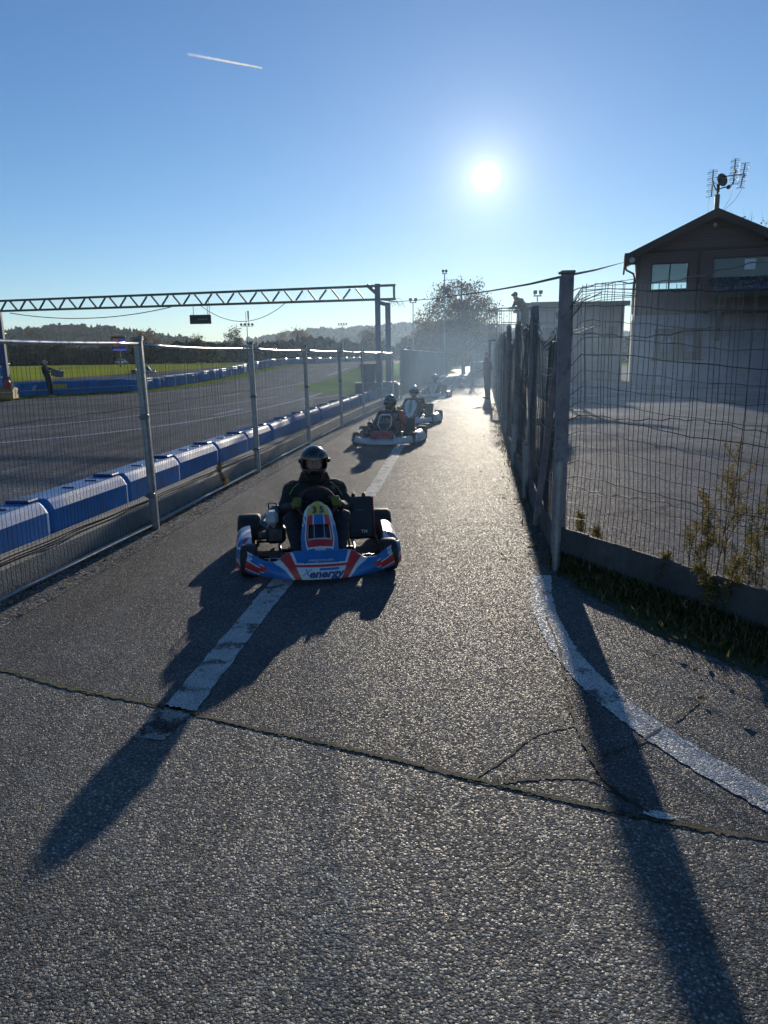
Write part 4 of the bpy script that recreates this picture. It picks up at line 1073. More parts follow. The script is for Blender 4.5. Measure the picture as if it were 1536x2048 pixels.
# ---------------------------------------------------------------- people
def xf(pts_fn, root): pass
def helmet(parent, c, yaw, shell, visor_m, opened, r=.128, tilt=0, skin=None, logo=None):
    """full-face helmet; c = centre, faces local -y"""
    M = Matrix.Rotation(yaw, 3, 'Z') @ Matrix.Rotation(tilt, 3, 'X'); c = Vector(c)
    def P(th, ph, off=0):   # th azimuth from front, ph elevation
        x = sin(th) * cos(ph); y = -cos(th) * cos(ph); z = sin(ph) * (1.22 if ph < 0 else 1.0)
        rr = r + off; k = 1 + (.10 if ph < 0 else 0) * max(0, cos(th)) * smoothstep(0, -.8, ph) + .06 * max(0, -cos(th)) * cos(ph)
        v = Vector((x * rr * .96, y * rr * 1.12 * k, z * rr * 1.08))
        if ph < -.25: v.x *= 1 - .10 * smoothstep(-.25, -1.1, ph)
        return c + M @ v
    b = MB(); nt_, np_ = 56, 30; ids = {}
    p0, p1 = -1.02, pi / 2 - .001
    for j in range(np_ + 1):
        for i in range(nt_): b.v.append(tuple(P(-pi + 2 * pi * i / nt_, lerp(p0, p1, j / np_))))
    for j in range(np_):
        for i in range(nt_):
            th = -pi + 2 * pi * (i + .5) / nt_; ph = lerp(p0, p1, (j + .5) / np_)
            if abs(th) < 1.12 - .5 * max(0, abs(ph + .02) - .18) and -.36 < ph < .30: continue
            k = (i + 1) % nt_; b.f.append([j * nt_ + i, j * nt_ + k, (j + 1) * nt_ + k, (j + 1) * nt_ + i]); b.mi.append(0)
    h = b.build('helmet', shell, parent, smooth=True, solid=.012)
    b = MB()
    lo, hi = (-.40, .34) if not opened else (.22, .74)
    b.grid(lambda u, v: P(u * 1.22, lerp(lo, hi, v) , .006 + .004 * sin(pi * v)), 26, 10); b.build('visor', visor_m, h, smooth=True)
    for s in (-1, 1): MB().ball(P(s * 1.28, .08, .004), .02, 10, 6).build('hinge', BLACKP, h, smooth=True)
    for s, e in ((-.25, .62), (.25, .62), (-.3, -.72), (0, -.72), (.3, -.72)): MB().ball(P(s, e, .004), .012, 8, 4, (1.3, 1, .6)).build('vent', BLACKP, h, smooth=True)
    b = MB(); b.tube([P(-pi + 2 * pi * i / 32, -1.02, -.004) for i in range(32)], .011, 6, closed=True); b.build('trim', BLACKP, h, smooth=True)
    if logo: text_on(logo, lambda x, y: P(x / r * 1.0 + .18, .47 + y / r, .013), .032, mat('grey_print', (.3, .3, .3), .5), h, bold=.0008, shear=.3, sub=1)
    # the head inside: face seen through the eyeport
    def hp(x, y, z): return c + M @ Vector((x, y, z))
    caps = [(hp(0, .01, .03), hp(0, .005, -.03), .082, .076), (hp(0, -.02, -.06), hp(0, -.035, -.085), .05, .038), (hp(0, .02, -.06), hp(0, .03, -.17), .055, .055),
            (hp(0, -.078, .0), hp(0, -.098, -.035), .010, .015), (hp(-.028, -.068, .022), hp(.028, -.068, .022), .016, .016), (hp(-.022, -.076, -.068), hp(.022, -.076, -.068), .009, .009), (hp(-.045, -.05, -.03), hp(-.03, -.06, -.05), .022, .018), (hp(.045, -.05, -.03), hp(.03, -.06, -.05), .022, .018)]
    hd = remesh_body(caps, .007, skin or SKIN, 'head', parent, 2)
    for s in (-1, 1): MB().ball(hp(s * .031, -.072, .001), .0125, 10, 6).build('eye', mat('eye_white', (.5, .48, .45), .3), hd, smooth=True)
    for s in (-1, 1): MB().ball(hp(s * .031, -.0815, .0), .0058, 8, 6).build('iris', mat('iris', (.03, .025, .02), .2), hd, smooth=True)
    return h
SKIN = mat('skin', (.36, .20, .14), .55, 0, .12, 12)
SUIT_K = mat('black_suit', (.013, .014, .017), .75, 0, .4, 9, .8, 28)
def make_driver(name, label, style, loc, rz, det=True):
    t = thing(name, label, 'person', loc, rz)
    vox = .009 if det else .014
    hips = (0, 1.14, .19); mid = (0, 1.17, .34); chest = (0, 1.15, .47); neck = (0, 1.13, .60)
    caps = [(hips, mid, .145, .135), (mid, chest, .135, .15), ((-.10, 1.14, .50), (.10, 1.14, .50), .118, .118), ((-.18, 1.14, .545), (.18, 1.14, .545), .07, .07), (chest, neck, .12, .07), (neck, (0, 1.11, .67), .062, .058)]
    for s in (-1, 1):
        sh = (s * .205, 1.13, .535); el = (s * .275, .985, .38); wr = (s * .185, .765, .455)
        caps += [(sh, el, .068, .052), (el, wr, .052, .036)]
        hp_ = (s * .09, 1.08, .17); kn = (s * .215, .70, .36); an = (s * .155, .34, .15)
        caps += [(hp_, kn, .098, .066), (kn, an, .064, .044)]
    suit = {0: SUIT_K, 1: mat('dark_navy_suit', (.02, .02, .035), .75, 0, .3, 9, .6, 28), 2: mat('charcoal_suit', (.03, .032, .04), .75, 0, .3, 9, .6, 28), 3: mat('grey_suit', (.045, .05, .06), .75, 0, .3, 9, .5, 28)}[style]
    body = remesh_body(caps, vox, suit, 'body', t, 4, folds=.010)
    # shoes
    b = []
    for s in (-1, 1):
        o = remesh_body([((s * .155, .36, .135), (s * .14, .33, .10), .046, .045), ((s * .14, .33, .10), (s * .115, .245, .18), .042, .036), ((s * .115, .245, .18), (s * .11, .225, .205), .036, .028)], .009, BLACKP, 'shoe', t, 2)
    # gloved hands closed on the wheel rim: palm, four bent fingers of different length, thumb
    GL = {0: mat('yellow_glove', (.13, .15, .02), .7, 0, .3), 1: BLACKP, 2: BLACKP, 3: BLACKP}[style]
    Mw = Matrix.Rotation(radians(62), 3, 'X'); wc = Vector((0, .70, .475))
    for s in (-1, 1):
        a = radians(8) if s > 0 else radians(172)
        g = wc + Mw @ Vector((.152 * cos(a), .145 * sin(a), 0)); tn = (Mw @ Vector((-sin(a), cos(a), 0))).normalized()   # along the rim
        outw = (g - wc).normalized(); bk = tn.cross(outw).normalized()
        if bk.y < 0: bk = -bk                                         # towards the driver
        wr = Vector((s * .185, .765, .455)); palm = g + outw * .028 + bk * .026
        caps = [(wr, palm, .034, .030), (palm - tn * .026, palm + tn * .030, .020, .021)]
        for k, (f, ln) in enumerate(((-.030, .8), (-.010, .95), (.011, 1.0), (.032, .92))):
            b0_ = palm + tn * f; p1_ = g + outw * .032 + tn * f * 1.05 - bk * .010; p2_ = g + outw * .004 - bk * .028 * ln + tn * f * 1.08; p3_ = g - outw * .024 * ln - bk * .012 + tn * f * 1.05
            caps += [(b0_, p1_, .0115, .0105), (p1_, p2_, .0105, .0098), (p2_, p3_, .0098, .0088)]
        th0 = palm + tn * .022 - outw * .01; th1 = g - outw * .012 + bk * .022 + tn * .042; th2 = g - outw * .024 + bk * .004 + tn * .058
        caps += [(th0, th1, .0135, .0115), (th1, th2, .0115, .010)]
        remesh_body(caps, .0055 if det else .009, GL, 'glove', t, 1)
    hc = (0, 1.06, .785)
    if style == 0:
        PIP = mat('yellow_piping', (.33, .36, .06), .6); GP = mat('grey_patch', (.10, .11, .12), .7)
        for s in (-1, 1):
            b = MB(); b.tube([(s * .135, 1.035, .605), (s * .19, 1.03, .56), (s * .225, 1.02, .50), (s * .255, .975, .43), (s * .275, .925, .375)], .0035, 5); b.build('piping', PIP, body, smooth=True)
            b = MB(); b.tube([(s * .15, .99, .24), (s * .262, .75, .36), (s * .262, .68, .33), (s * .19, .42, .16)], .0035, 5); b.build('piping', PIP, body, smooth=True)
            b = MB(); b.grid(lambda u, v: Vector((s * (.205 + .03 * u + .02 * v), 1.075 + .02 * v, .60 - .03 * v + .012 * u * -1)), 4, 4); b.build('shoulder_patch', GP, body, smooth=True, solid=.004)
        b = MB(); b.box((.155, 1.012, .56), (.035, .004, .03), M=Matrix.Rotation(.5, 3, 'Y')); b.box((.13, 1.0, .49), (.03, .004, .05), M=Matrix.Rotation(.4, 3, 'Y')); b.build('chest_patch', GP, body)
        remesh_body([((-.05, 1.12, .64), (.05, 1.12, .64), .08, .08), ((0, 1.09, .665), (0, 1.045, .66), .088, .078), ((-.09, 1.13, .615), (.09, 1.13, .615), .05, .05), ((0, 1.03, .675), (0, 1.09, .69), .066, .066)], .012, mat('neck_brace', (.012, .012, .013), .8), 'neck_brace', t, 3)
        helmet(t, hc, radians(2), mat('black_helmet', (.012, .013, .015), .16, 0, .2, coat=.8), mat('dark_visor', (.015, .015, .017), .08, coat=1), True, .126, .02, logo='//')
    elif style == 1:
        RS = mat('red_sleeve', (.5, .035, .02), .6)
        k = 1
        for s, w_ in ((1, 1), ):
            remesh_body([((s * .20, 1.13, .54), (s * .275, .985, .38), .076, .060), ((s * .275, .985, .38), (s * .21, .83, .43), .060, .045)], .014, RS, 'sleeve', body, 3)
        remesh_body([((-.06, 1.0, .30), (.09, 1.02, .45), .06, .07)], .014, RS, 'chest_panel', body, 3)
        remesh_body([((-.045, 1.12, .64), (.045, 1.12, .64), .07, .07)], .014, BLACKP, 'neck_brace', t, 2)
        helmet(t, hc, radians(4), mat('green_helmet', (.015, .13, .07), .2, 0, .25, 20, coat=.8), mat('dark_visor', (.015, .015, .017), .08, coat=1), False, .132)
    else:
        helmet(t, hc, radians(3), mat('white_helmet', (.6, .62, .62), .2, 0, .1, coat=.8) if style == 2 else mat('silver_helmet', (.3, .33, .36), .25, .3, .1, coat=.5), mat('dark_visor', (.015, .015, .017), .08, coat=1), False, .13)
    return t
KK = [('dark suited driver', 0, (-.465, 5.25, 0), radians(7)), ('', 1, (-.03, 13.75, 0), radians(-10)), ('', 2, (.62, 18.2, 0), radians(-11)), ('', 3, (2.02, 30.2, 0), radians(-10))]
klab = ['closest go-kart, blue red and white front fairing lettered energy and a yellow number plate', 'second go-kart in the queue with plain white bumper, red nose base and number 457', 'third go-kart with tall white nose cone and white side pods, half behind the second', 'rearmost go-kart of the queue, small and hazy near the orange cone']
dlab = ['driver in black suit and open black helmet gripping the wheel of the nearest kart', 'driver with green helmet and red sleeve in the second kart', 'driver with white helmet in the third kart, dark suit', 'small hazy driver with pale helmet in the rearmost kart']
for i, (_, st, lc, rz) in enumerate(KK):
    make_kart('go_kart', klab[i], st, lc, rz); make_driver('person', dlab[i], st, lc, rz, i == 0)
kx = P3(316, 733, 57)
kz = hz(kx.x, kx.y) + .012
make_kart('go_kart', 'dark go-kart racing on the return straight behind the far blue barriers', 3, (kx.x - .4, kx.y, kz), radians(68), 'go-kart out on the track')
make_driver('person', 'driver in the go-kart out on the return straight', 3, (kx.x - .4, kx.y, kz), radians(68), False)

def stand(name, label, loc, rz, P, mats, vox=.02, hair=None, cap=None):
    t = thing(name, label, 'person', loc, rz)
    body = remesh_body(P['body'], vox, mats['body'], 'body', t, 3, folds=.012)
    if 'legs' in P: remesh_body(P['legs'], vox, mats['legs'], 'trousers', t, 3)
    if 'shoes' in P:
        for s in P['shoes']: remesh_body([s], .014, mats['shoes'], 'shoe', t, 2)
    hd = remesh_body(P['head'], .010, SKIN, 'head', t, 2)
    for hnd in P.get('hands', ()):
        # palm with four fingers and a thumb, slightly curled round d (direction) with spread sp
        p, d, sp_ = Vector(hnd[0]), Vector(hnd[1]).normalized(), Vector(hnd[2]).normalized(); nn = d.cross(sp_)
        caps = [(p, p + d * .07, .024, .028)]
        for k, ln in enumerate((.062, .075, .08, .07)):
            q = p + d * .075 + sp_ * (k - 1.5) * .021; q2 = q + d * ln * .55 - nn * .008; caps += [(q, q2, .0095, .009), (q2, q2 + d * ln * .3 - nn * .025, .009, .008)]
        q = p + d * .03 + sp_ * .03; caps.append((q, q + d * .035 + sp_ * .03, .012, .009))
        remesh_body(caps, .007, SKIN, 'hand', t, 1)
    if hair: remesh_body(hair[0], .010, hair[1], 'hair', t, 1)
    if cap: remesh_body(cap[0], .010, cap[1], 'hat', t, 1)
    return t
def head_caps(c, f):
    """head at c facing unit vector f (horizontal)"""
    c = Vector(c); f = Vector(f).normalized(); s = Vector((f.y, -f.x, 0)); up = Vector((0, 0, 1))
    L = [(c + up * .03 - f * .01, c - up * .02 - f * .005, .088, .078), (c - up * .06 + f * .02, c - up * .085 + f * .04, .05, .035), (c - up * .05 - f * .02, c - up * .17 - f * .03, .052, .055),
         (c + f * .085 + up * .005, c + f * .105 - up * .03, .009, .015), (c + f * .07 - up * .065 - s * .02, c + f * .07 - up * .065 + s * .02, .01, .01)]
    for q in (-1, 1): L.append((c + s * q * .085 + up * .01, c + s * q * .085 - up * .02, .014, .012))
    return L
DK = mat('dark_clothes', (.02, .024, .035), .85, 0, .3, 8, .6, 20); DJ = mat('dark_jeans', (.025, .03, .045), .85, 0, .3, 8, .5, 20)
HAIRM = mat('dark_hair', (.03, .02, .014), .6, 0, .3, 40)
# man standing on the right side of the lane reading papers, turned left
def hc_(c, f, lo=0): c = Vector(c); f = Vector(f); return [(c + Vector((0, 0, .045)) - f * .02, c - f * .05 + Vector((0, 0, -.01)), .088, .075)]
f = Vector((-1, -.35, 0)).normalized()
Pm = dict(body=[((0, 0, .95), (0, 0, 1.12), .15, .145), ((0, 0, 1.12), (.0, 0, 1.36), .145, .15), ((.0, -.13, 1.38), (.0, .13, 1.38), .085, .085), ((0, 0, 1.4), (-.02, 0, 1.52), .08, .06),
                ((.02, -.20, 1.40), (.05, -.27, 1.13), .062, .05), ((.05, -.27, 1.13), (-.22, -.16, 1.12), .05, .036), ((.02, .20, 1.40), (.06, .26, 1.13), .062, .05), ((.06, .26, 1.13), (-.2, .12, 1.10), .05, .036), ((0, 0, .9), (0, 0, .98), .155, .15)],
          legs=[((.0, -.09, .9), (-.03, -.11, .5), .10, .072), ((-.03, -.11, .5), (.02, -.12, .1), .07, .055), ((.0, .09, .9), (.02, .12, .5), .10, .072), ((.02, .12, .5), (.06, .14, .1), .07, .055)],
          shoes=[((.05, -.12, .045), (-.13, -.13, .04), .045, .035), ((.09, .14, .045), (-.08, .14, .04), .045, .035)],
          head=head_caps((-.04, 0, 1.64), (-1, 0, -.0)), hands=[((-.22, -.16, 1.12), (-1, .3, .1), (0, .6, .7)), ((-.2, .12, 1.10), (-1, -.2, .1), (0, -.6, .7))])
man = stand('person', 'dark clothed man standing by the right fence and reading papers in his hands', (4.08, 29.2, 0), radians(20), Pm, dict(body=DK, legs=DJ, shoes=BLACKP), .02, (hc_((-.04, 0, 1.65), (-1, 0, 0)), HAIRM))
t = thing('clipboard', 'pale sheet of papers held by the man at the right fence', 'clipboard', (4.08 - .36, 29.2 - .14, 1.16))
b = MB(); b.box((0, 0, 0), (.24, .30, .012), M=Matrix.Rotation(.5, 3, 'Y')); b.build('board', DK, t); b = MB(); b.box((-.005, 0, .011), (.22, .28, .006), M=Matrix.Rotation(.5, 3, 'Y')); b.build('paper', WHITE_P, t)
# marshal on the far side carrying a box, leaning back
Pm = dict(body=[((0, 0, .92), (-.06, 0, 1.1), .155, .155), ((-.06, 0, 1.1), (-.13, 0, 1.34), .155, .155), ((-.13, -.12, 1.37), (-.13, .12, 1.37), .09, .09), ((-.13, 0, 1.4), (-.12, 0, 1.5), .08, .06),
                ((-.12, -.2, 1.38), (.08, -.25, 1.25), .065, .052), ((.08, -.25, 1.25), (.30, -.2, 1.2), .052, .038), ((-.12, .2, 1.38), (.1, .24, 1.3), .065, .052), ((.1, .24, 1.3), (.4, .2, 1.28), .052, .038)],
          legs=[((0, -.09, .92), (.03, -.10, .5), .105, .075), ((.03, -.10, .5), (.06, -.10, .1), .07, .055), ((0, .09, .92), (.07, .11, .5), .105, .075), ((.07, .11, .5), (.02, .12, .1), .07, .055)],
          shoes=[((.02, -.10, .045), (.2, -.11, .04), .045, .035), ((-.02, .12, .045), (.15, .13, .04), .045, .035)],
          head=head_caps((-.10, 0, 1.61), (1, -.3, 0)), hands=[((.30, -.2, 1.2), (1, .1, -.2), (0, .2, 1)), ((.4, .2, 1.28), (1, -.2, -.3), (0, -.2, 1))])
stand('person', 'marshal in dark jacket and pale cap carrying a grey crate by the far barrier', (-16.1, 36.3, .0), radians(-8), Pm, dict(body=DK, legs=DJ, shoes=WHITE_P), .02, None, ([(Vector((-.11, 0, 1.68)), Vector((-.12, 0, 1.66)), .09, .092), (Vector((-.04, -.02, 1.66)), Vector((.03, -.04, 1.65)), .06, .05)], mat('pale_cap', (.35, .33, .28), .7)))
t = thing('crate', 'grey crate carried by the marshal in a pale cap', 'crate', (-16.1 + .50, 36.2, 1.12), radians(-8))
b = MB(); M = Matrix.Rotation(.22, 3, 'Y'); b.rbox((0, 0, 0), (.44, .42, .30), .03, M=M); b.build('body', mat('grey_crate', (.10, .11, .13), .6), t)
b = MB(); b.rbox((.03, 0, .155), (.47, .45, .03), .01, M=M); b.build('rim', BLACKP, t); b = MB(); b.tube([(.2, -.1, .14), (.3, -.12, .27)], .012, 5); b.build('stick', BLACKP, t)
# spectator leaning on the platform rail
Pm = dict(body=[((.10, 0, .95), (.0, 0, 1.15), .16, .16), ((.0, 0, 1.15), (-.2, 0, 1.30), .16, .15), ((-.18, -.14, 1.32), (-.18, .14, 1.32), .095, .095), ((-.22, 0, 1.34), (-.30, 0, 1.42), .08, .06),
                ((-.2, -.2, 1.32), (-.28, -.25, 1.08), .066, .052), ((-.28, -.25, 1.08), (-.50, -.12, 1.08), .052, .038), ((-.2, .2, 1.32), (-.28, .25, 1.08), .066, .052), ((-.28, .25, 1.08), (-.50, .12, 1.08), .052, .038)],
          legs=[((.10, -.09, .93), (.10, -.1, .5), .105, .075), ((.10, -.1, .5), (.16, -.1, .1), .07, .055), ((.10, .09, .93), (.06, .1, .5), .105, .075), ((.06, .1, .5), (.1, .1, .1), .07, .055)],
          shoes=[((.18, -.10, .045), (0, -.1, .04), .045, .035), ((.13, .1, .045), (-.05, .1, .04), .045, .035)],
          head=head_caps((-.36, 0, 1.50), (-1, -.2, 0)), hands=[((-.50, -.12, 1.08), (-1, .3, -.2), (0, .5, .6)), ((-.50, .12, 1.08), (-1, -.3, -.2), (0, -.5, .6))])
PZ = 2.25
stand('person', 'spectator leaning on the rail of the raised platform above the right fence', (5.22, 28.1, PZ), radians(25), Pm, dict(body=mat('brown_jacket', (.05, .03, .03), .8, 0, .3), legs=DJ, shoes=BLACKP), .02, None, ([(Vector((-.355, 0, 1.56)), Vector((-.36, 0, 1.55)), .092, .092), (Vector((-.42, 0, 1.545)), Vector((-.49, -.01, 1.53)), .055, .045)], DK))

# ---------------------------------------------------------------- viewing platform
PL = mat('platform_metal', (.06, .065, .07), .6, .3, .3)
t = thing('viewing_platform', 'raised steel platform with railing and stair on which the spectator leans', 'platform', (5.2, 28.4, 0), radians(8))
b = MB(); b.box((.3, 0, PZ - .05), (2.6, 1.6, .08)); b.build('deck', PL, t)
for x in (-.95, 1.5):
    for y in (-.75, .75): b = MB(); b.box((x, y, (PZ - .1) / 2), (.08, .08, PZ - .1)); b.build('leg', PL, t)
b = MB()
for y in (-.78, .78): b.tube([(-.98, y, PZ + 1.05), (1.6, y, PZ + 1.05)], .024, 6); b.tube([(-.98, y, PZ + .55), (1.6, y, PZ + .55)], .018, 6)
b.tube([(-.98, -.78, PZ + 1.05), (-.98, .78, PZ + 1.05)], .024, 6)
for k in range(7): b.tube([(-.98, -.78 + .26 * k, PZ), (-.98, -.78 + .26 * k, PZ + 1.05)], .012, 5)
for k in range(10):
    for y in (-.78, .78): b.tube([(-.98 + .286 * k, y, PZ), (-.98 + .286 * k, y, PZ + 1.05)], .012, 5)
b.build('railing', PL, t)
b = MB()
for s in (-.5, .5): b.tube([(1.6, s, PZ + 1.05), (2.9, s, PZ + 1.6)], .024, 6); b.tube([(1.6, s, PZ), (2.9, s, PZ + .45)], .04, 6)
for k in range(5): b.box((1.75 + .28 * k, 0, PZ + .04 + .1 * k), (.26, 1, .03))
b.build('stair', PL, t)

# ---------------------------------------------------------------- chalet
def planks(name, c1, c2, sc=7.0, axis='Z', rough=.8):
    k = NT(name); o = k.n('ShaderNodeTexCoord').outputs['Object']; sp_ = k.n('ShaderNodeSeparateXYZ', {0: o})
    z = k.math('MULTIPLY', sp_.outputs[axis], sc); fr_ = k.math('FRACT', z); fl = k.math('FLOOR', z)
    wn_ = k.n('ShaderNodeTexWhiteNoise', {'W': fl}, noise_dimensions='1D').outputs[0]
    mp = k.n('ShaderNodeMapping', {'Vector': o}); mp.inputs['Scale'].default_value = (1.2, 1.2, 14) if axis == 'Z' else (14, 1.2, 1.2)
    nz = k.n('ShaderNodeTexNoise', {'Vector': mp.outputs[0], 'Scale': 2.5, 'Detail': 7}).outputs['Fac']
    c = k.ramp(k.math('ADD', k.math('MULTIPLY', nz, .7), k.math('MULTIPLY', wn_, .3)), [(.25, c1), (.75, c2)])
    gv = k.ramp(fr_, [(0., 0.), (.06, 1.), (.94, 1.), (1., 0.)]); c = k.mix(gv, c4(tuple(x * .25 for x in c1)), c)
    k.l(c, k.b.inputs['Base Color']); k.b.inputs['Roughness'].default_value = rough
    k.l(k.n('ShaderNodeBump', {'Height': gv, 'Strength': .8, 'Distance': .012}).outputs[0], k.b.inputs['Normal']); MATS[name] = k.m; return k.m
CLAD = planks('dark_cladding', (.085, .055, .062), (.14, .092, .10), 6.5)
PLAST = mat('render_plaster', (.18, .185, .24), .9, 0, .2, .8, .5, 30, dirt=(.11, .115, .15))
DTRIM = mat('dark_trim', (.03, .022, .02), .7, 0, .3, 5)
ROOFM = mat('roof_sheet', (.05, .055, .05), .55, .2, .3, 3)
k = NT('window_glass'); k.b.inputs['Base Color'].default_value = (.04, .055, .07, 1); k.b.inputs['Roughness'].default_value = .08; k.b.inputs['Specular IOR Level'].default_value = .6; GLASS = k.m
k = NT('dull_glass'); k.b.inputs['Base Color'].default_value = (.05, .06, .08, 1); k.b.inputs['Roughness'].default_value = .35; k.b.inputs['Specular IOR Level'].default_value = .08; DULLG = k.m
k = NT('clear_glass'); gl_ = k.n('ShaderNodeBsdfGlossy', {'Roughness': .05}); tr_ = k.n('ShaderNodeBsdfTransparent'); tr_.inputs[0].default_value = (.8, .88, .9, 1)
mx_ = k.n('ShaderNodeMixShader', {0: .12, 1: tr_.outputs[0], 2: gl_.outputs[0]}); k.l(mx_.outputs[0], k.o.inputs[0]); CLEAR = k.m
# local frame: origin at ground under the left front corner, +x along the gable front, +y to the back
O0 = P3(1272, 560, 39.5); BA = radians(-17)
ch = thing('chalet_building', 'dark timber chalet with low gable roof, pale plaster ground floor and roof aerials', 'building', (O0.x, O0.y, 0), BA)
Wd, Dp = 7.1, 8.0; EV = 6.65; AP = 8.32; MID = 3.55
ax = Wd / 2
def wallface(b, x0, x1, z0, z1, y, holes):
    """wall in the xz plane with rectangular openings cut out, 0.2 thick"""
    xs_ = sorted(set([x0, x1] + [h[0] for h in holes] + [h[1] for h in holes])); zs_ = sorted(set([z0, z1] + [h[2] for h in holes] + [h[3] for h in holes]))
    for i in range(len(xs_) - 1):
        for j in range(len(zs_) - 1):
            cx, cz = (xs_[i] + xs_[i + 1]) / 2, (zs_[j] + zs_[j + 1]) / 2
            if any(h[0] < cx < h[1] and h[2] < cz < h[3] for h in holes): continue
            b.box((cx, y + .1, cz), (xs_[i + 1] - xs_[i], .2, zs_[j + 1] - zs_[j]))
upw = [(.70, 2.5, 4.75, 6.1), (3.6, 6.75, 4.9, 6.25)]
b = MB(); wallface(b, 0, Wd, MID, EV, 0, upw)
kk = len(b.v); b.v += [(0, 0, EV), (Wd, 0, EV), (ax, 0, AP - .1), (0, .2, EV), (Wd, .2, EV), (ax, .2, AP - .1)]
for f_ in ((0, 1, 2), (5, 4, 3), (0, 3, 4, 1), (1, 4, 5, 2), (2, 5, 3, 0)): b.f.append([kk + q for q in f_]); b.mi.append(0)
# side and back walls; the corner room has windows right through, so the sky shows
def sidewall(b, x, y0, y1, z0, z1, holes):
    ys_ = sorted(set([y0, y1] + [h[0] for h in holes] + [h[1] for h in holes])); zs_ = sorted(set([z0, z1] + [h[2] for h in holes] + [h[3] for h in holes]))
    for i in range(len(ys_) - 1):
        for j in range(len(zs_) - 1):
            cy, cz = (ys_[i] + ys_[i + 1]) / 2, (zs_[j] + zs_[j + 1]) / 2
            if any(h[0] < cy < h[1] and h[2] < cz < h[3] for h in holes): continue
            b.box((x, cy, cz), (.2, ys_[i + 1] - ys_[i], zs_[j + 1] - zs_[j]))
sidewall(b, .1, .2, 4.0, MID, EV, [(.7, 3.4, 4.75, 5.4)])
sidewall(b, Wd - .1, .2, Dp, MID, EV, [])
wallface(b, .2, Wd - .2, MID, EV, 3.8, [(.5, 3.4, 4.75, 5.42)])
wallface(b, .2, Wd - .2, .0, MID, 5.0, [])
b.box((ax, 2, MID + .03), (Wd - .02, 4, .06)); b.box((3.2, 2, 5.15), (.1, 3.5, 3.1))
b.build('upper_wall', CLAD, ch)
b = MB()
dw = [(1.05, 3.35, 1.3, 2.85)]
wallface(b, .02, Wd, 0, MID - .002, .02, dw); sidewall(b, .12, .22, Dp, 0, MID - .002, []); sidewall(b, Wd - .12, .22, Dp, 0, MID - .002, [])
b.build('lower_wall', PLAST, ch)
# roof slabs with overhang
ov = .62; sl = (AP - EV) / ax; b = MB()
for s in (-1, 1):
    xe = ax + s * (ax + ov); ze = AP - (ax + ov) * sl
    for yo, y1_ in ((-.75, 4.6),):
        kk = len(b.v); th = .12
        b.v += [(ax, yo, AP), (xe, yo, ze), (xe, y1_, ze), (ax, y1_, AP), (ax, yo, AP + th), (xe, yo, ze + th), (xe, y1_, ze + th), (ax, y1_, AP + th)]
        for f_ in ((0, 1, 2, 3), (7, 6, 5, 4), (0, 4, 5, 1), (1, 5, 6, 2), (2, 6, 7, 3)): b.f.append([kk + q for q in f_]); b.mi.append(0)
b.build('roof', ROOFM, ch)
b = MB()
for s in (-1, 1):
    xe = ax + s * (ax + ov + .02); ze = AP - (ax + ov) * sl; kk = len(b.v)
    b.v += [(ax, -.79, AP + .1), (xe, -.79, ze + .1), (xe, -.79, ze - .28), (ax, -.79, AP - .3), (ax, -.752, AP + .1), (xe, -.752, ze + .1), (xe, -.752, ze - .28), (ax, -.752, AP - .3)]
    for f_ in ((0, 1, 2, 3), (7, 6, 5, 4), (0, 4, 5, 1), (1, 5, 6, 2), (2, 6, 7, 3)): b.f.append([kk + q for q in f_]); b.mi.append(0)
    b.box((xe - s * .05, 1.9, ze - .15), (.1, 5.2, .38))
for s in (-1, 1):      # boxed eaves
    xe = ax + s * (ax + ov * .5); b.box((xe, -.35, EV - .33), (ov, .75, .5))
b.build('bargeboard', DTRIM, ch)
b = MB(); b.tube([(-ov + .02, -.7, 6.1), (-ov + .12, -.66, 5.75), (-.15, -.3, 5.6), (-.08, -.12, 5.4), (-.08, -.12, 3.6)], .05, 8); b.build('downpipe', DTRIM, ch)
def window(x0, x1, z0, z1, y, nm, mull, glass, mtf=DTRIM):
    f_ = MB(); w = .07
    f_.box(((x0 + x1) / 2, y, z0 + w / 2), (x1 - x0, .12, w)); f_.box(((x0 + x1) / 2, y, z1 - w / 2), (x1 - x0, .12, w))
    for x in [x0 + w / 2, x1 - w / 2] + mull: f_.box((x, y, (z0 + z1) / 2), (w, .11, z1 - z0 - 2 * w))
    fo_ = f_.build(nm, mtf, ch)
    g_ = MB(); g_.box(((x0 + x1) / 2, y + .02, (z0 + z1) / 2), (x1 - x0 - .1, .012, z1 - z0 - .1)); g_.build('pane', glass, fo_); return fo_
window(.70, 2.5, 4.75, 6.1, .09, 'window', [1.6], CLEAR)
window(3.6, 6.75, 4.9, 6.25, .09, 'window', [], GLASS)
w_ = window(1.05, 3.35, 1.3, 2.85, .11, 'window', [2.2], DULLG)
b = MB(); b.box((5.3, .09, 5.85), (.5, .02, .5)); b.build('paper_notice', mat('pale_notice', (.5, .58, .66), .7), w_)
for cx_, w__ in ((1.6, .5), (2.75, .6)): b = MB(); b.box((cx_, .10, 2.08), (w__, .01, .8)); b.build('poster', mat('faded_poster', (.07, .09, .16), .7, 0, .5, 5), w_)
b = MB()
for x in (0.1, 2.95, 7.0): b.box((x, -.03, 5.1), (.16, .06, 3.1))
b.box((ax, -.03, EV + .0), (Wd, .05, .14)); b.build('corner_board', DTRIM, ch)
for x0, x1, z_ in ((.62, 2.58, 4.72), (3.52, 6.83, 4.87), (.97, 3.43, 1.27)): b = MB(); b.box(((x0 + x1) / 2, -.03, z_), (x1 - x0, .16, .05)); b.build('sill', DTRIM, ch)
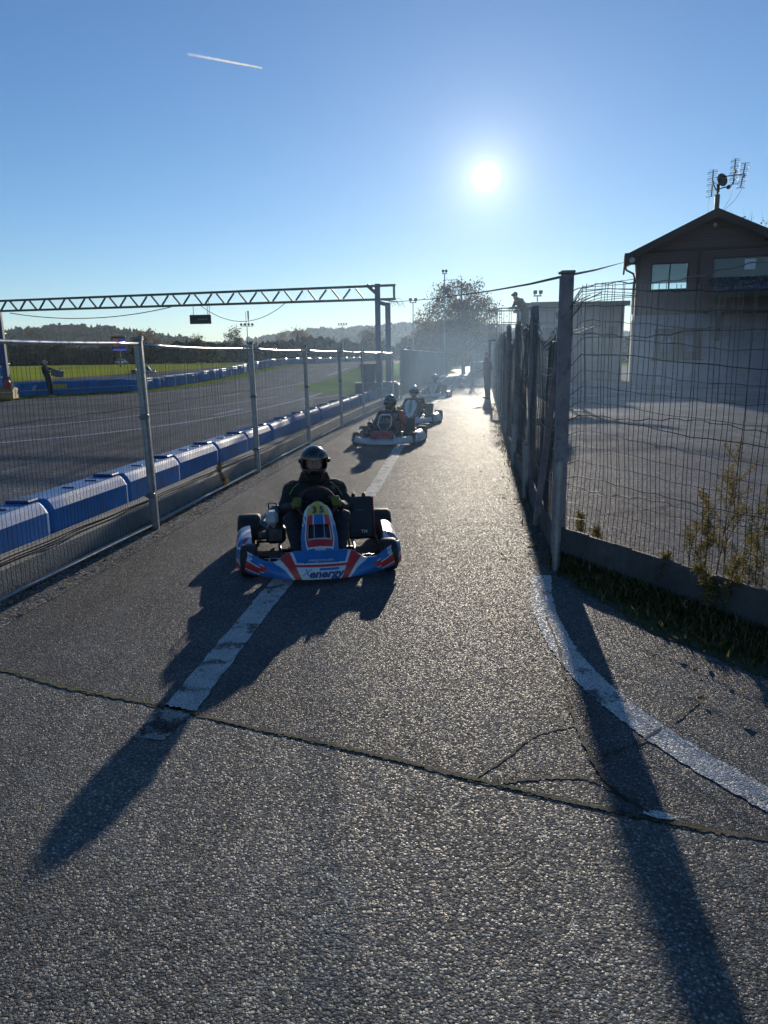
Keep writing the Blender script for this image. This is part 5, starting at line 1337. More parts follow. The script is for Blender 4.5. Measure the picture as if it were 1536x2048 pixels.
# lean-to canopy of corrugated sheet, with dark bars hanging below its frame
b = MB(); CO = mat('corrugated_sheet', (.14, .15, .17), .22, .7, .2, 5)
def cf_(u, v):
    x = u; y = lerp(-2.6, -.02, v); return Vector((x, y, lerp(4.45, 5.25, v) + .035 * abs(sin(x * pi / .34)) ** .7))
b.grid(cf_, 150, 2, 3.4, 10.6, 0, 1); b.build('canopy', CO, ch, smooth=True, solid=.01)
b = MB(); b.box((6.95, -2.55, 4.28), (7.3, .14, .26)); b.box((6.95, -1.3, 3.62), (7.2, 2.3, .24))
for x in (3.6, 5.9, 8.3, 10.4): b.box((x, -1.3, 4.62), (.12, 2.5, .16), M=Matrix.Rotation(radians(17), 3, 'X')); b.box((x, -2.45, 3.96), (.12, .12, .5))
b.build('canopy_frame', DTRIM, ch)
for x in (3.75, 6.4): b = MB(); b.box((x, -2.4, 2.85), (.2, .14, 1.4)); b.build('hanging_bar', DTRIM, ch)
for x, z, r_ in ((ax, 7.75, .11), (.0 - .25, 6.2, .14)):
    b = MB(); b.lathe([(r_ * .9, -.06), (r_, 0), (r_ * .8, .06)], 16, M=Matrix.Rotation(pi / 2, 3, 'X'), c=(x, -.82 if x < 1 else -.1, z)); b.build('round_lamp', mat('lamp_glass', (.35, .36, .4), .3), ch)
b = MB(); b.rbox((6.1, -.12, 7.05), (.62, .2, .3), .03); s_ = b.build('loudspeaker', DTRIM, ch); b = MB(); b.ball((6.1, -.23, 7.05), .05, 8, 6); b.build('cone', mat('lamp_glass', (.35, .36, .4)), s_)
# chimney-like mast with three aerials and a dish
b = MB(); b.rbox((ax, -.2, AP + .36), (.22, .22, .9), .03); b.tube([(ax, -.2, AP + .7), (ax - .02, -.2, AP + 1.2)], .05, 8); b.build('mast', mat('mast_grey', (.12, .12, .12), .7), ch)
def yagi(root, c, ang_, n=14, L=1.2, w=.34, grid_=False, roll=0):
    b = MB(); c = Vector(c); M = Matrix.Rotation(roll, 3, 'Y')
    b.tube([c + M @ Vector((0, 0, -L / 2)), c + M @ Vector((0, 0, L / 2))], .03, 5)
    for i in range(n):
        z = -L / 2 + L * i / (n - 1); ww = w * (1 - .25 * (i % 3 == 1))
        b.tube([c + M @ Vector((-ww, 0, z)), c + M @ Vector((0, 0, z + .03)), c + M @ Vector((ww, 0, z))], .010, 4)
        if i % 3 == 0: b.tube([c + M @ Vector((-ww * .9, 0, z - .04)), c + M @ Vector((-.05, -.06, z)), c + M @ Vector((ww * .9, 0, z + .05))], .011, 4)
    b.tube([c + M @ Vector((w * .92, 0, -L * .45)), c + M @ Vector((w * .92, 0, L * .5))], .010, 4)
    b.rbox(c + Vector((.03, -.05, 0)), (.1, .1, .18), .02)
    return b.build('aerial', GALV_D, root)
yagi(ch, (ax - .27, -.25, AP + 1.32), 0, 14, 1.2, .26)
yagi(ch, (ax + .68, -.2, AP + 1.78), 0, 14, 1.15, .22, roll=.02)
yagi(ch, (ax + 1.06, -.25, AP + 1.56), 0, 13, 1.1, .21, roll=.12)
b = MB(); b.tube([(ax - .28, -.2, AP + 1.4), (ax - .06, -.2, AP + 1.0), (ax + .22, -.2, AP + 1.1), (ax + .58, -.2, AP + 1.15), (ax + .72, -.2, AP + 1.45)], .03, 6); b.tube([(ax + .05, -.2, AP + 1.6), (ax + 1.06, -.2, AP + 1.64)], .022, 5); b.tube([(ax + .05, -.2, AP + .9), (ax + .05, -.2, AP + 1.66)], .03, 5); b.build('aerial_bracket', BLACKM, ch)
Md = Matrix.Rotation(radians(78), 3, 'X') @ Matrix.Rotation(.6, 3, 'Y'); b = MB()
b.lathe([(.01, .0), (.12, .015), (.22, .05), (.3, .1), (.31, .1), (.23, .045), (.12, .0), (.01, -.015)], 20, M=Md, c=(ax + .10, -.25, AP + 1.42)); b.tube([(ax + .1, -.2, AP + 1.4), (ax - .06, -.6, AP + 1.15)], .018, 5); b.ball((ax - .06, -.6, AP + 1.16), .06, 8, 6); b.ball((ax + .46, -.25, AP + 1.1), .10, 10, 7, (1, .5, 1)); b.build('dish', mat('dish_dark', (.06, .06, .06), .5), ch, smooth=True)
b = MB(); b.tube([(ax + 1.1, -.2, AP + 1.05), (ax + .8, -.2, AP + .5), (ax + .3, -.3, AP + .02)], .012, 4); b.tube([(ax + .72, -.2, AP + 1.2), (ax + .6, -.2, AP + .6), (ax + .25, -.3, AP + .06)], .010, 4); b.tube([(ax - .34, -.2, AP + .7), (ax - .4, -.2, AP + .3), (ax - .36, -.3, AP - .1)], .010, 4); b.build('aerial_lead', BCAB, ch)

# low flat roofed building left of the chalet and the shed at the lane end
def flat_building(name, label, loc, rz, w, d, h, wallm, nwin=4, eave=.25, roofm=None):
    t = thing(name, label, 'building', loc, rz)
    hs_ = [(-w / 2 + (i + .3) * w / nwin, -w / 2 + (i + .75) * w / nwin, h * .35, h * .72) for i in range(nwin)]
    b = MB(); wallface(b, -w / 2, w / 2, 0, h, 0, hs_); sidewall(b, -w / 2 + .1, .2, d, 0, h, []); sidewall(b, w / 2 - .1, .2, d, 0, h, []); b.box((0, d - .1, h / 2), (w - .4, .2, h)); b.build('wall', wallm, t)
    b = MB(); b.box((0, d / 2 - eave / 2, h + .1), (w + 2 * eave, d + eave * 2, .2)); b.box((0, -eave - .02, h + .08), (w + 2 * eave + .03, .05, .28)); b.build('roof', roofm or ROOFM, t)
    for hh in hs_:
        f_ = MB(); f_.box(((hh[0] + hh[1]) / 2, .1, hh[2] + .04), (hh[1] - hh[0], .1, .08)); f_.box(((hh[0] + hh[1]) / 2, .1, hh[3] - .04), (hh[1] - hh[0], .1, .08)); f_.box(((hh[0] + hh[1]) / 2, .1, (hh[2] + hh[3]) / 2), (.06, .1, hh[3] - hh[2] - .16)); fo_ = f_.build('window', DTRIM, t)
        g_ = MB(); g_.box(((hh[0] + hh[1]) / 2, .14, (hh[2] + hh[3]) / 2), (hh[1] - hh[0], .012, hh[3] - hh[2])); g_.build('pane', DULLG, fo_)
    return t
GW = mat('grey_cladding', (.11, .115, .145), .8, 0, .2, 2)
flat_building('low_building', 'long dark flat roofed building left of the chalet behind the corner post', (11.9, 47, 0), radians(-6), 6.0, 7, 4.55, GW, 4)
t = flat_building('timing_hut', 'pale upper hut beside the platform under the twin floodlights', (9.6, 43.5, 0), radians(-6), 1.9, 3, 4.35, GW, 1, .1)
flat_building('olive_shed', 'wide low shed with an olive roof edge at the far end of the lane', (13.6, 72, 0), radians(-4), 9.5, 8, 3.6, mat('blue_grey_wall', (.10, .12, .15), .8), 5, .3, mat('olive_roof', (.16, .16, .06), .6))

# ---------------------------------------------------------------- gate and small things on the lane
t = thing('lane_gate', 'open steel tube gate with round rails at the far right of the lane', 'gate', (5.0, 41.5, 0), radians(4))
b = MB(); b.box((0, 0, .98), (.09, .09, 1.96)); b.build('post', GALV_D, t); b = MB(); b.box((.18, .2, .95), (.06, .06, 1.9)); b.build('post', GALV_D, t)
b = MB()
for z in (.9, 1.3, 1.75): b.tube([(.05, .1, z), (1.9, 1.2, z)], .02, 6)
b.tube([(1.9, 1.2, .1), (1.9, 1.2, 1.8)], .025, 6); b.build('gate_frame', STEEL, t)
b = MB()
for k_ in range(16): b.tube([(.1 + k_ * .11, .12 + k_ * .066, .1), (.1 + k_ * .11, .12 + k_ * .066, 1.75)], .005, 3)
b.build('wire_mesh', WIRE, t)
t = thing('traffic_cone', 'small orange cone standing on the lane beside the rearmost kart', 'cone', (4.42 - .18, 40.0, 0))
ORG = mat('orange_plastic', (.62, .07, .03), .5, 0, .1)
b = MB(); b.lathe([(.11, .02), (.10, .05), (.055, .3), (.05, .31), (.03, .44), (.02, .45)], 18); b.build('cone', ORG, t, smooth=True)
b = MB(); b.rbox((0, 0, .015), (.28, .28, .03), .01); b.build('base', ORG, t); b = MB(); b.lathe([(.084, .16), (.072, .24), (.07, .24), (.082, .16)], 18); b.build('reflective_band', WHITE_P, t)

# ---------------------------------------------------------------- lamp masts, screens, car
def mast(label, P, base_z, heads, spread=1.6, r=.07, pole2=False, tilt=.35):
    x, y, z = P; t = thing('floodlight_mast', label, 'light mast', (x, y, base_z), 0, 'floodlight masts round the circuit')
    h = z - base_z; q_ = max(.2, min(.34, spread / max(1, heads - 1) * .6))
    b = MB(); b.tube([(0, 0, 0), (0, 0, h)], [r * 1.4, r * .7], 8); b.build('pole', GALV_D, t)
    b = MB(); b.box((0, 0, h - .05), (spread + .15, .06, .06)); b.build('crossarm', GALV_D, t)
    for i in range(heads):
        xx = -spread / 2 + spread * i / max(1, heads - 1); b = MB(); b.rbox((xx, -.12, h + .02 + q_ * .6), (q_, q_ * .7, q_), .03); b.box((xx, 0, h + .04), (.05, .05, .14)); o = b.build('lamp', BLACKM, t)
        b = MB(); b.box((xx, -.12 - q_ * .355, h + .02 + q_ * .6), (q_ * .8, .012, q_ * .8)); b.build('lens', GLASS, o)
    if pole2: b = MB(); b.tube([(-.1, 0, h), (-.1, 0, h + 2.0)], .035, 6); b.tube([(.25, 0, h), (.25, 0, h + 1.6)], .03, 6); b.box((.25, -.03, h + 1.5), (.22, .05, 1.2)); b.build('antenna', GALV_D, t)
    return t
q = P3(494, 652, 110); mast('mast with four black floodlights and a thin antenna, behind the second fence post', q, .9, 4, 1.6, .07, True)
q = P3(685, 650, 130); mast('mast with four small floodlights in front of the second hill ridge', q, .9, 4, 1.3, .07)
q = P3(826, 604, 60); mast('grey mast with a pair of flat lamps just left of the big autumn tree', q, 0, 2, .4, .05)
q = P3(889, 546, 62); mast('tallest mast with its lamps rising above the big autumn tree', q, 0, 2, .25, .055)
q = P3(1075, 590, 42); mast('short mast with tilted twin lamps on the roof of the hut by the platform', q, 4.5, 2, .3, .03)
SCR = mat('screen_black', (.01, .01, .012), .4)
def screen_mat(name, c1, c2, st, sc=(3, 1, 9)):
    k = NT(name); o = k.n('ShaderNodeTexCoord').outputs['Object']; mp = k.n('ShaderNodeMapping', {'Vector': o}); mp.inputs['Scale'].default_value = sc
    nz = k.n('ShaderNodeTexNoise', {'Vector': mp.outputs[0], 'Scale': 2.2, 'Detail': 2}).outputs['Fac']
    c = k.ramp(nz, [(.42, c1), (.58, c2)]); k.l(c, k.b.inputs['Emission Color']); k.b.inputs['Emission Strength'].default_value = st; k.b.inputs['Base Color'].default_value = (.01, .01, .01, 1); return k.m
q = P3(238, 687, 85)
t = thing('display_board', 'black results display on a pole with red and blue screens before the wood', 'screen', (q.x, q.y, hz(q.x, q.y)), radians(12))
zz = q.z - hz(q.x, q.y)
b = MB(); b.box((0, .06, zz - .5), (.14, .14, 2 * zz * .5 + .0)); b.build('pole', SCR, t); t.children[0].location.z = -(zz - .5) + zz * .5
b = MB(); b.rbox((0, 0, zz), (1.52, .16, 1.5), .03); b.build('housing', SCR, t); b = MB(); b.box((0, -.01, zz + .79), (1.55, .2, .08)); b.build('top_cover', mat('ochre_edge', (.3, .22, .06), .6), t)
b = MB(); b.box((-.34, -.09, zz + .1), (.66, .02, .85)); b.build('red_screen', screen_mat('red_text_screen', (.02, .02, .08), (.35, .08, .12), .5, (2, 1, 12)), t)
b = MB(); b.box((.40, -.09, zz + .1), (.55, .02, .85)); b.build('blue_screen', screen_mat('blue_text_screen', (.01, .02, .25), (.02, .05, .4), .6, (3, 1, 5)), t)
b = MB(); b.box((.05, -.095, zz - .68), (1.5, .03, .16)); b.build('light_strip', screen_mat('blue_strip', (.02, .05, .55), (.08, .14, .6), .7, (4, 1, 1)), t)
# parked white car far away on the field
q = P3(243, 724, 142); q.z = hz(q.x, q.y)
t = thing('parked_car', 'small white car parked on the far edge of the field below the display', 'car', q, radians(6)); t.scale = (.72, .72, .72)
WC = mat('car_white', (.6, .6, .6), .25, 0, .05, coat=.6); b = MB()
prof = [(-1.5, .3), (-1.52, .62), (-1.35, .82), (-.9, .86), (-.55, 1.3), (.75, 1.34), (1.25, .92), (1.55, .8), (1.58, .35)]
for y in (-.75, .75): b.v += [(x, y * (1 if z < .9 else .82), z) for x, z in prof]
n_ = len(prof)
b.f += [list(range(n_))[::-1], list(range(n_, 2 * n_))] + [[i, (i + 1) % n_, n_ + (i + 1) % n_, n_ + i] for i in range(n_)]; b.mi += [0] * (n_ + 2); b.build('body', WC, t, bevel=.04)
b = MB()
for x0, x1 in ((-.75, -.05), (.03, .8)): b.box(((x0 + x1) / 2, -.7, 1.08), (x1 - x0, .04, .32))
b.build('side_window', GLASS, t)
for x in (-1.0, 1.0):
    for y in (-.72, .72): b = MB(); b.lathe([(.2, -.1), (.31, -.09), (.31, .09), (.2, .1)], 16, M=Matrix.Rotation(pi / 2, 3, 'X'), c=(x, y, .31)); b.build('wheel', TYRE, t)

# ---------------------------------------------------------------- trees
BARK = mat('bark', (.055, .045, .035), .9, 0, .4, 3, .8, 20)
BARKB = mat('pale_bark', (.16, .14, .12), .9, 0, .4, 3, .8, 20)
AUT = leaf_mat('autumn_leaf', [(.055, .035, .02), (.12, .07, .03), (.20, .11, .045), (.10, .09, .03)], .35)
GRN = leaf_mat('olive_leaf', [(.03, .045, .015), (.06, .08, .022), (.11, .11, .03), (.13, .09, .03)], .3)
SPARSE = leaf_mat('sparse_leaf', [(.06, .055, .03), (.12, .10, .04), (.18, .13, .06)], .35)
def tree(name, label, base, H, W, leaves, lm, bm_, seed, ls=.16, trunk=.14, group=None, depth=4, low=.22, clumps=0, fan=5):
    """limbs reach out to leaf clumps spread unevenly through a domed crown"""
    r2 = random.Random(seed); t = thing(name, label, 'tree', base, 0, group)
    n = clumps or max(14, min(150, leaves // 60)); b = MB(); pts = []
    lean = [r2.gauss(0, .02) * H for _ in range(2)]
    zc = H * (low + (1 - low) * .42)
    for i in range(n):
        a = i * 2.39996 + r2.gauss(0, .25); f_ = (i + .5) / n; ph = math.asin(max(-1, min(1, lerp(-.75, 1, f_))))
        rr = (r2.random() ** .42) * r2.uniform(.82, 1.06)
        up = (H * .97 - zc) if ph > 0 else (zc - H * low)
        pts.append(Vector((W * .5 * rr * cos(ph) * cos(a) + lean[0], W * .5 * rr * cos(ph) * sin(a) + lean[1], zc + up * rr * sin(ph))))
    # main limbs
    tp = [Vector((0, 0, 0)), Vector((lean[0] * .3, lean[1] * .3, H * low * .9)), Vector((lean[0] * .7, lean[1] * .7, H * .5)), Vector((lean[0], lean[1], H * .8)), Vector((lean[0], lean[1], H * .95))]
    b.tube(tp, [trunk, trunk * .8, trunk * .5, trunk * .25, trunk * .08], 8)
    for p in pts:
        f_ = r2.uniform(.25, .6); z0 = max(H * low * .8, min(p.z * f_ + H * low * .35, H * .85)); s0 = Vector((lean[0] * .6, lean[1] * .6, z0))
        L = (p - s0).length; m1 = s0.lerp(p, .35) + Vector((r2.gauss(0, .04) * L, r2.gauss(0, .04) * L, .02 * L)); m2_ = s0.lerp(p, .7) + Vector((r2.gauss(0, .05) * L, r2.gauss(0, .05) * L, .07 * L))
        r0 = trunk * .28 * min(1, L / (W * .5) + .3); b.tube([s0, m1, m2_, p], [r0, r0 * .65, r0 * .4, r0 * .12], 5, cap=False)
        for k_ in range(5):
            q = m2_.lerp(p, r2.random()); e = p + Vector((r2.gauss(0, 1), r2.gauss(0, 1), r2.gauss(.3, .8))) * W * .075; b.tube([q, q.lerp(e, .5) + Vector((0, 0, .05)), e], [r0 * .25, r0 * .15, r0 * .06], 3, cap=False)
    b.build('trunk', bm_, t)
    c = MB(); c.c = []; sg = max(ls * 1.3, W * .05)
    tone = [r2.uniform(0, 1) for _ in pts]; wt = [r2.uniform(.3, 1.6) for _ in pts]; ids = r2.choices(range(n), wt, k=leaves)
    for i in ids:
        q = pts[i]; p = q + Vector((r2.gauss(0, sg), r2.gauss(0, sg), r2.gauss(0, sg * .75))); cc = min(1, max(0, tone[i] * .6 + r2.random() * .4))
        a = Vector((r2.gauss(0, 1), r2.gauss(0, 1), r2.gauss(0, 1))).normalized(); u = a.orthogonal().normalized(); w = a.cross(u); s = ls * r2.uniform(.5, 1.3); k_ = len(c.v)
        c.v += [tuple(p - u * s * .5), tuple(p + w * s * .32), tuple(p + u * s * .5), tuple(p - w * s * .32)]; c.f.append([k_, k_ + 1, k_ + 2, k_ + 3]); c.mi.append(0); c.c += [(cc, 0, 0)] * 4
    c.build('crown', lm, t); return t
def tz(x, y): return hz(x, y)
tree('autumn_tree', 'largest tree, wide brown autumn crown under the sun at the end of the lane', (7.6, 70, 0), 9.2, 7.5, 14500, AUT, BARK, 11, .18, .22, low=.12, clumps=150)
tree('autumn_tree', 'second brown tree half hidden behind the left side of the biggest crown', (5.0, 76, 0), 6.4, 4.8, 5500, AUT, BARK, 12, .18, .15, low=.1)
tree('autumn_tree', 'reddish brown bush-like tree low at the lane end left of the big trunk', (5.5, 64, 0), 3.6, 4.6, 2500, AUT, BARK, 13, .15, .1, low=.08)
tree('bare_tree', 'sparse twiggy tree top showing over the right roof slope of the chalet', (25.5, 54, 0), 11.6, 6.5, 700, SPARSE, BARK, 14, .2, .12, clumps=70)
for i, (px_, py_, w_, Y_, lv, lm_, lab) in enumerate((
    (60, 645, 34, 170, 500, SPARSE, 'thin pale tree poking above the wood near the left edge'),
    (285, 652, 60, 165, 1500, AUT, 'brown tree cluster standing tallest above the wood behind the first fence post'),
    (395, 660, 42, 170, 700, SPARSE, 'pale leafless tree at the right foot of the left hill'),
    (470, 645, 44, 165, 1400, SPARSE, 'round light grey tree just left of the four lamp mast'),
    (565, 657, 30, 175, 600, SPARSE, 'narrow pale tree between the second and third fence posts'),
    (602, 643, 36, 170, 1200, AUT, 'brown round topped tree just left of the third fence post'),
    (745, 648, 52, 150, 1500, AUT, 'brown ragged tree immediately left of the gantry legs'),
    (425, 692, 40, 120, 900, GRN, 'low green shrubby tree in front of the left hill foot'))):
    q = P3(px_, py_, Y_); z0 = tz(q.x, q.y); tree('birch_tree', lab, (q.x, Y_, z0), q.z - z0, w_ / F * Y_, lv, lm_, BARKB, 30 + i, .34, .14, 'single trees before the wood', depth=4)

# wooded hills: terrain plus a mass of crowns nobody could count
def hill(name, pts, Y, back, mt):
    b = MB(); n_ = len(pts) - 1
    def fn(u, v):
        k = min(int(u * n_), n_ - 1); f_ = u * n_ - k
        x, z = lerp(pts[k][0], pts[k + 1][0], f_), lerp(pts[k][1], pts[k + 1][1], f_)
        return Vector((x, Y - back + back * v, .2 + (z - .2) * smoothstep(0, 1, v) ** .8))
    b.grid(fn, 60, 10, 0, 1, 0, 1); o = b.build(name, mt, smooth=True); struct(o); return fn
HILLG = grass_mat('hill_ground', (.02, .03, .01), (.04, .05, .018), .05)
f1 = hill('hill', [(-420, 10), (-340, 14), (-292, 16), (-260, 20), (-221, 20), (-186, 16), (-150, 9), (-125, 3), (-100, 0)], 600, 160, HILLG)
f2 = hill('hill', [(-420, 2), (-290, 12), (-207, 22), (-121, 36), (-36, 39), (49, 44), (117, 44), (203, 35), (330, 28), (520, 20), (800, 10)], 1250, 450, HILLG)
WOODM = leaf_mat('wood_foliage', [(.006, .015, .005), (.014, .027, .007), (.030, .040, .010), (.05, .042, .014), (.06, .034, .014)], .06)
def crowns(name, label, spots, seed, seg=9):
    r2 = random.Random(seed); b = MB(); b.c = []
    for x, y, z, h, w, kind in spots:
        base = {0: r2.uniform(0, .3), 1: r2.uniform(.3, .75), 2: r2.uniform(.72, 1)}[kind]
        if kind == 0:    # conifer: stacked ragged skirts
            for j in range(5):
                z0 = z + h * (.12 + .17 * j); rr = w * .5 * (1 - .17 * j); k_ = len(b.v); b.v.append((x + r2.gauss(0, .1), y, z0 + h * .28)); b.c.append((base, 0, 0))
                for q in range(7):
                    a = 2 * pi * q / 7 + j; r_ = rr * r2.uniform(.7, 1.2); b.v.append((x + cos(a) * r_, y + sin(a) * r_, z0 + r2.uniform(-.3, .3))); b.c.append((max(0, base + r2.gauss(0, .06)), 0, 0))
                for q in range(7): b.f.append([k_, k_ + 1 + q, k_ + 1 + (q + 1) % 7]); b.mi.append(0)
        else:            # broadleaf: clusters of leaf clumps over an uneven dome
            for j in range(70):
                a = r2.uniform(0, 2 * pi); ph = math.asin(r2.uniform(-.35, 1)); rr = r2.uniform(.7, 1.08)
                c = Vector((x + w * .5 * rr * cos(a) * cos(ph), y + w * .5 * rr * sin(a) * cos(ph), z + h * .55 + h * .45 * rr * sin(ph)))
                s = w * .11 * r2.uniform(.6, 1.5); n1 = Vector((r2.gauss(0, 1), r2.gauss(0, 1), r2.gauss(0, 1))).normalized(); u = n1.orthogonal(); v = n1.cross(u); k_ = len(b.v)
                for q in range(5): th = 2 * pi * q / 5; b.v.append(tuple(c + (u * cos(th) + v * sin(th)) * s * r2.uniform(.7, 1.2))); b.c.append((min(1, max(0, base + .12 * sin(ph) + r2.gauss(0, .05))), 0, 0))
                b.f.append([k_ + q for q in range(5)]); b.mi.append(0)
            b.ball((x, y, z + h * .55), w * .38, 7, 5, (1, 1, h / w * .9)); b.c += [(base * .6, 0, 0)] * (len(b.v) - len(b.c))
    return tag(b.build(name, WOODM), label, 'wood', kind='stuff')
sp = []
for i in range(950):
    u, v = rnd.random(), rnd.random() ** .8; p = f1(u, v); p.y += 0
    sp.append((p.x, p.y, p.z - 1, rnd.uniform(7.5, 11.5), rnd.uniform(6, 9), rnd.choice((0, 0, 1, 1, 1, 2)) if u < .7 else rnd.choice((1, 2, 2, 1))))
for i in range(90): p = f1((i + rnd.random()) / 90, 1); sp.append((p.x, p.y - 2, p.z - 1, rnd.uniform(7, 11), rnd.uniform(5, 8), rnd.choice((0, 0, 1))))
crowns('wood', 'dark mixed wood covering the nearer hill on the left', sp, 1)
sp = []
for i in range(1500):
    u, v = rnd.random(), rnd.random() ** .6; p = f2(u, v); sp.append((p.x, p.y, p.z - 1, rnd.uniform(10, 14), rnd.uniform(10, 16), rnd.choice((0, 0, 0, 1))))
for i in range(200): p = f2((i + rnd.random()) / 200, 1); sp.append((p.x, p.y - 2, p.z - 1, rnd.uniform(9, 14), rnd.uniform(7, 11), 0))
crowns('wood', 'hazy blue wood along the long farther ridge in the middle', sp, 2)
sp = []
for i in range(330):
    x = rnd.uniform(-150, 60); y = rnd.uniform(150, 190) + (0 if x < -20 else -20); hh = rnd.uniform(2.6, 4.6) + (.8 if x < -80 else 0); sp.append((x, y, hz(x, y) - .4, hh, rnd.uniform(4, 7), rnd.choice((1, 1, 2, 1, 0))))
crowns('tree_belt', 'dark hedge-like belt of trees along the back of the field', sp, 3)

# ---------------------------------------------------------------- tall dry weeds by the turned fence
def stalk(name, label, x, y, h, seed, n=9, lean=(0, 0)):
    r2 = random.Random(seed); t = thing(name, label, 'plant', (x, y, 0), 0, 'dry weeds by the turned fence'); b = MB(); c = MB(); c.c = []
    def br(p, d, L, r, lev):
        pts = [p]; 
        for k_ in range(5): d = (d + Vector((r2.gauss(0, .09), r2.gauss(0, .09), .02))).normalized(); pts.append(pts[-1] + d * L / 5)
        b.tube(pts, [r * (1 - .13 * k_) for k_ in range(6)], 4, cap=False)
        for k_ in range(1, 6):
            if lev < 2:
                for q in range(2 if lev == 0 else 1):
                    a = r2.uniform(0, 6.3); nd = (d + Vector((cos(a), sin(a), .25)) * r2.uniform(.5, 1)).normalized(); br(pts[k_], nd, L * r2.uniform(.22, .42) * (1.2 - .12 * k_), r * .55, lev + 1)
            for q in range(3 if lev else 5):
                a = r2.uniform(0, 6.3); pp = pts[k_] + Vector((r2.gauss(0, .012), r2.gauss(0, .012), r2.gauss(0, .015))); u = Vector((cos(a), sin(a), r2.uniform(-.3, .8))).normalized(); w = u.orthogonal().normalized(); s = r2.uniform(.012, .03) * (1.3 if lev == 0 and k_ < 3 else 1); kk = len(c.v); cc = r2.random()
                c.v += [tuple(pp), tuple(pp + u * s * .5 + w * s * .2), tuple(pp + u * s), tuple(pp + u * s * .5 - w * s * .2)]; c.f.append([kk, kk + 1, kk + 2, kk + 3]); c.mi.append(0); c.c += [(cc, 0, 0)] * 4
    br(Vector((0, 0, 0)), Vector((lean[0], lean[1], 1)).normalized(), h, .0045, 0)
    b.build('stem', mat('dry_stem', (.16, .11, .05), .8), t); c.build('leaf', WEEDL, t); return t
WEEDL = leaf_mat('dry_weed_leaf', [(.07, .09, .02), (.16, .15, .04), (.28, .20, .08), (.36, .27, .16)], .45)
for i, (px_, py_, z_, h, lab, ln) in enumerate((
    (1432, 1150, .02, .85, 'tallest dry weed with pale flower heads leaning across the turned fence', (.05, .0)),
    (1382, 1145, .02, .52, 'medium dry weed left of the tallest one against the turned fence', (-.05, .1)),
    (1475, 1170, .02, .62, 'bushy dry weed right of the tallest one by the turned fence', (.2, .0)),
    (1160, 1100, .02, .26, 'small leafy weed at the foot of the corner post', (.2, .1)),
    (1185, 1120, .02, .22, 'low yellowish weed beside the kick board near the corner post', (.1, 0)),
    (1330, 1185, .02, .24, 'low reddish weed in the middle of the kick board', (0, 0)),
    (1415, 1230, .02, .28, 'clump of weed in front of the kick board below the tallest weed', (0, -.1)),
    (1500, 1230, .02, .5, 'weed at the right picture edge rising from the kick board', (.1, 0)),
    (1450, 1150, .02, .66, 'slender weed close behind the tallest one, leaning the other way', (-.12, .05)),
    (1405, 1160, .02, .38, 'short branching weed between the medium and the tallest weed', (.1, .1)),
    (1455, 1235, .02, .34, 'low brownish weed in front of the kick board near the right edge', (.1, -.1)),
    (1250, 1150, .02, .16, 'smallest weed of the verge, left of the low reddish one', (.1, 0)))):
    d = P3(px_, py_, 5); tt = (CAM_H) / (CAM_H - d.z); x, y = d.x * tt, d.y * tt
    stalk('dry_weed', lab, x, y, h, 70 + i, lean=ln)
d = P3(425, 985, 5); stalk('small_weed', 'green weed growing at the foot of the lane fence between the first posts', FL(9.3) + .02, 9.3, .3, 90)

# contrail, high up
q0 = P3(375, 108, 6000); q1 = P3(524, 136, 6000); n_ = 24
k = NT('contrail_white'); k.b.inputs['Base Color'].default_value = (.9, .9, .9, 1); k.b.inputs['Roughness'].default_value = 1
k.b.inputs['Emission Color'].default_value = (.8, .9, 1, 1); k.b.inputs['Emission Strength'].default_value = .0
tr_ = k.n('ShaderNodeBsdfTranslucent'); tr_.inputs[0].default_value = (.9, .9, .9, 1); tp = k.n('ShaderNodeBsdfTransparent')
m1 = k.n('ShaderNodeMixShader', {0: .6, 1: k.b.outputs[0], 2: tr_.outputs[0]}); at_ = k.n('ShaderNodeAttribute', attribute_name='Col'); m2 = k.n('ShaderNodeMixShader', {0: at_.outputs['Fac'], 1: tp.outputs[0], 2: m1.outputs[0]}); k.l(m2.outputs[0], k.o.inputs[0])
b = MB(); b.tube([q0.lerp(q1, i / n_) for i in range(n_ + 1)], [lerp(11, 6, i / n_) * (1 + .15 * sin(i * 2.1)) for i in range(n_ + 1)], 8, cap=False)
b.c = []
for i in range(n_ + 1): b.c += [((.1 + .75 * (i / n_) ** 1.2,) * 3)] * 8
tag(b.build('contrail', k.m, smooth=True), 'thin white aircraft contrail high in the upper left sky', 'contrail')

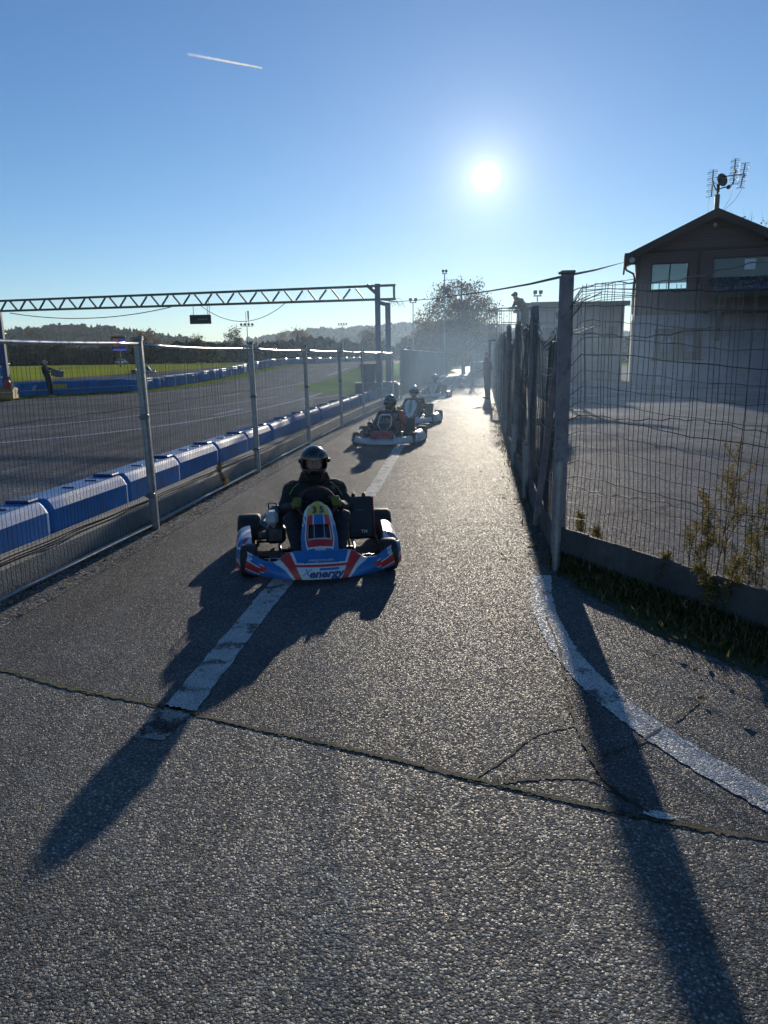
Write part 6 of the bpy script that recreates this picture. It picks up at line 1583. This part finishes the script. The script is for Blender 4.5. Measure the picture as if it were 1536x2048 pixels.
# ---------------------------------------------------------------- air
def volume(name, dens, col, aniso, mk):
    k = NT(name); pv = k.n('ShaderNodeVolumePrincipled'); pv.inputs['Density'].default_value = dens; pv.inputs['Color'].default_value = c4(col); pv.inputs['Anisotropy'].default_value = aniso
    for l_ in list(k.o.inputs['Surface'].links): k.t.links.remove(l_)
    k.t.nodes.remove(k.b); k.l(pv.outputs[0], k.o.inputs['Volume']); o = mk.build(name, k.m); return o
b = MB(); b.box((0, 700, 39.5), (3400, 1620, 83)) 
hzo = volume('haze', .00016, (.62, .80, 1), .45, b); hzo['kind'] = 'stuff'

# exhaust haze over the karts, widened and tinted blue to imitate lens glare, thinning out to nothing at its edge
b = MB(); b.ball((0, 0, 0), 1, 32, 20, (8, 22, 3.8))
k_o = volume('exhaust_and_veil_haze', .02, (.50, .72, 1), .42, b); k_o['kind'] = 'stuff'; k_o.location = (3.2, 26.5, .6); k_o.rotation_euler = (0, 0, -math.atan(.13))
tt = k_o.data.materials[0].node_tree; pv = [n_ for n_ in tt.nodes if n_.type == 'PRINCIPLED_VOLUME'][0]
c_ = tt.nodes.new('ShaderNodeTexCoord'); mp = tt.nodes.new('ShaderNodeMapping'); mp.inputs['Scale'].default_value = (1 / 8, 1 / 22, 1 / 3.8); tt.links.new(c_.outputs['Object'], mp.inputs[0])
ln = tt.nodes.new('ShaderNodeVectorMath'); ln.operation = 'DOT_PRODUCT'; tt.links.new(mp.outputs[0], ln.inputs[0]); tt.links.new(mp.outputs[0], ln.inputs[1])
m_ = tt.nodes.new('ShaderNodeMath'); m_.operation = 'SUBTRACT'; m_.inputs[0].default_value = 1; m_.use_clamp = True; tt.links.new(ln.outputs['Value'], m_.inputs[1])
m2 = tt.nodes.new('ShaderNodeMath'); m2.operation = 'MULTIPLY'; m2.inputs[1].default_value = .0088; tt.links.new(m_.outputs[0], m2.inputs[0]); tt.links.new(m2.outputs[0], pv.inputs['Density'])
S.cycles.volume_step_rate = 6; S.cycles.volume_max_steps = 64
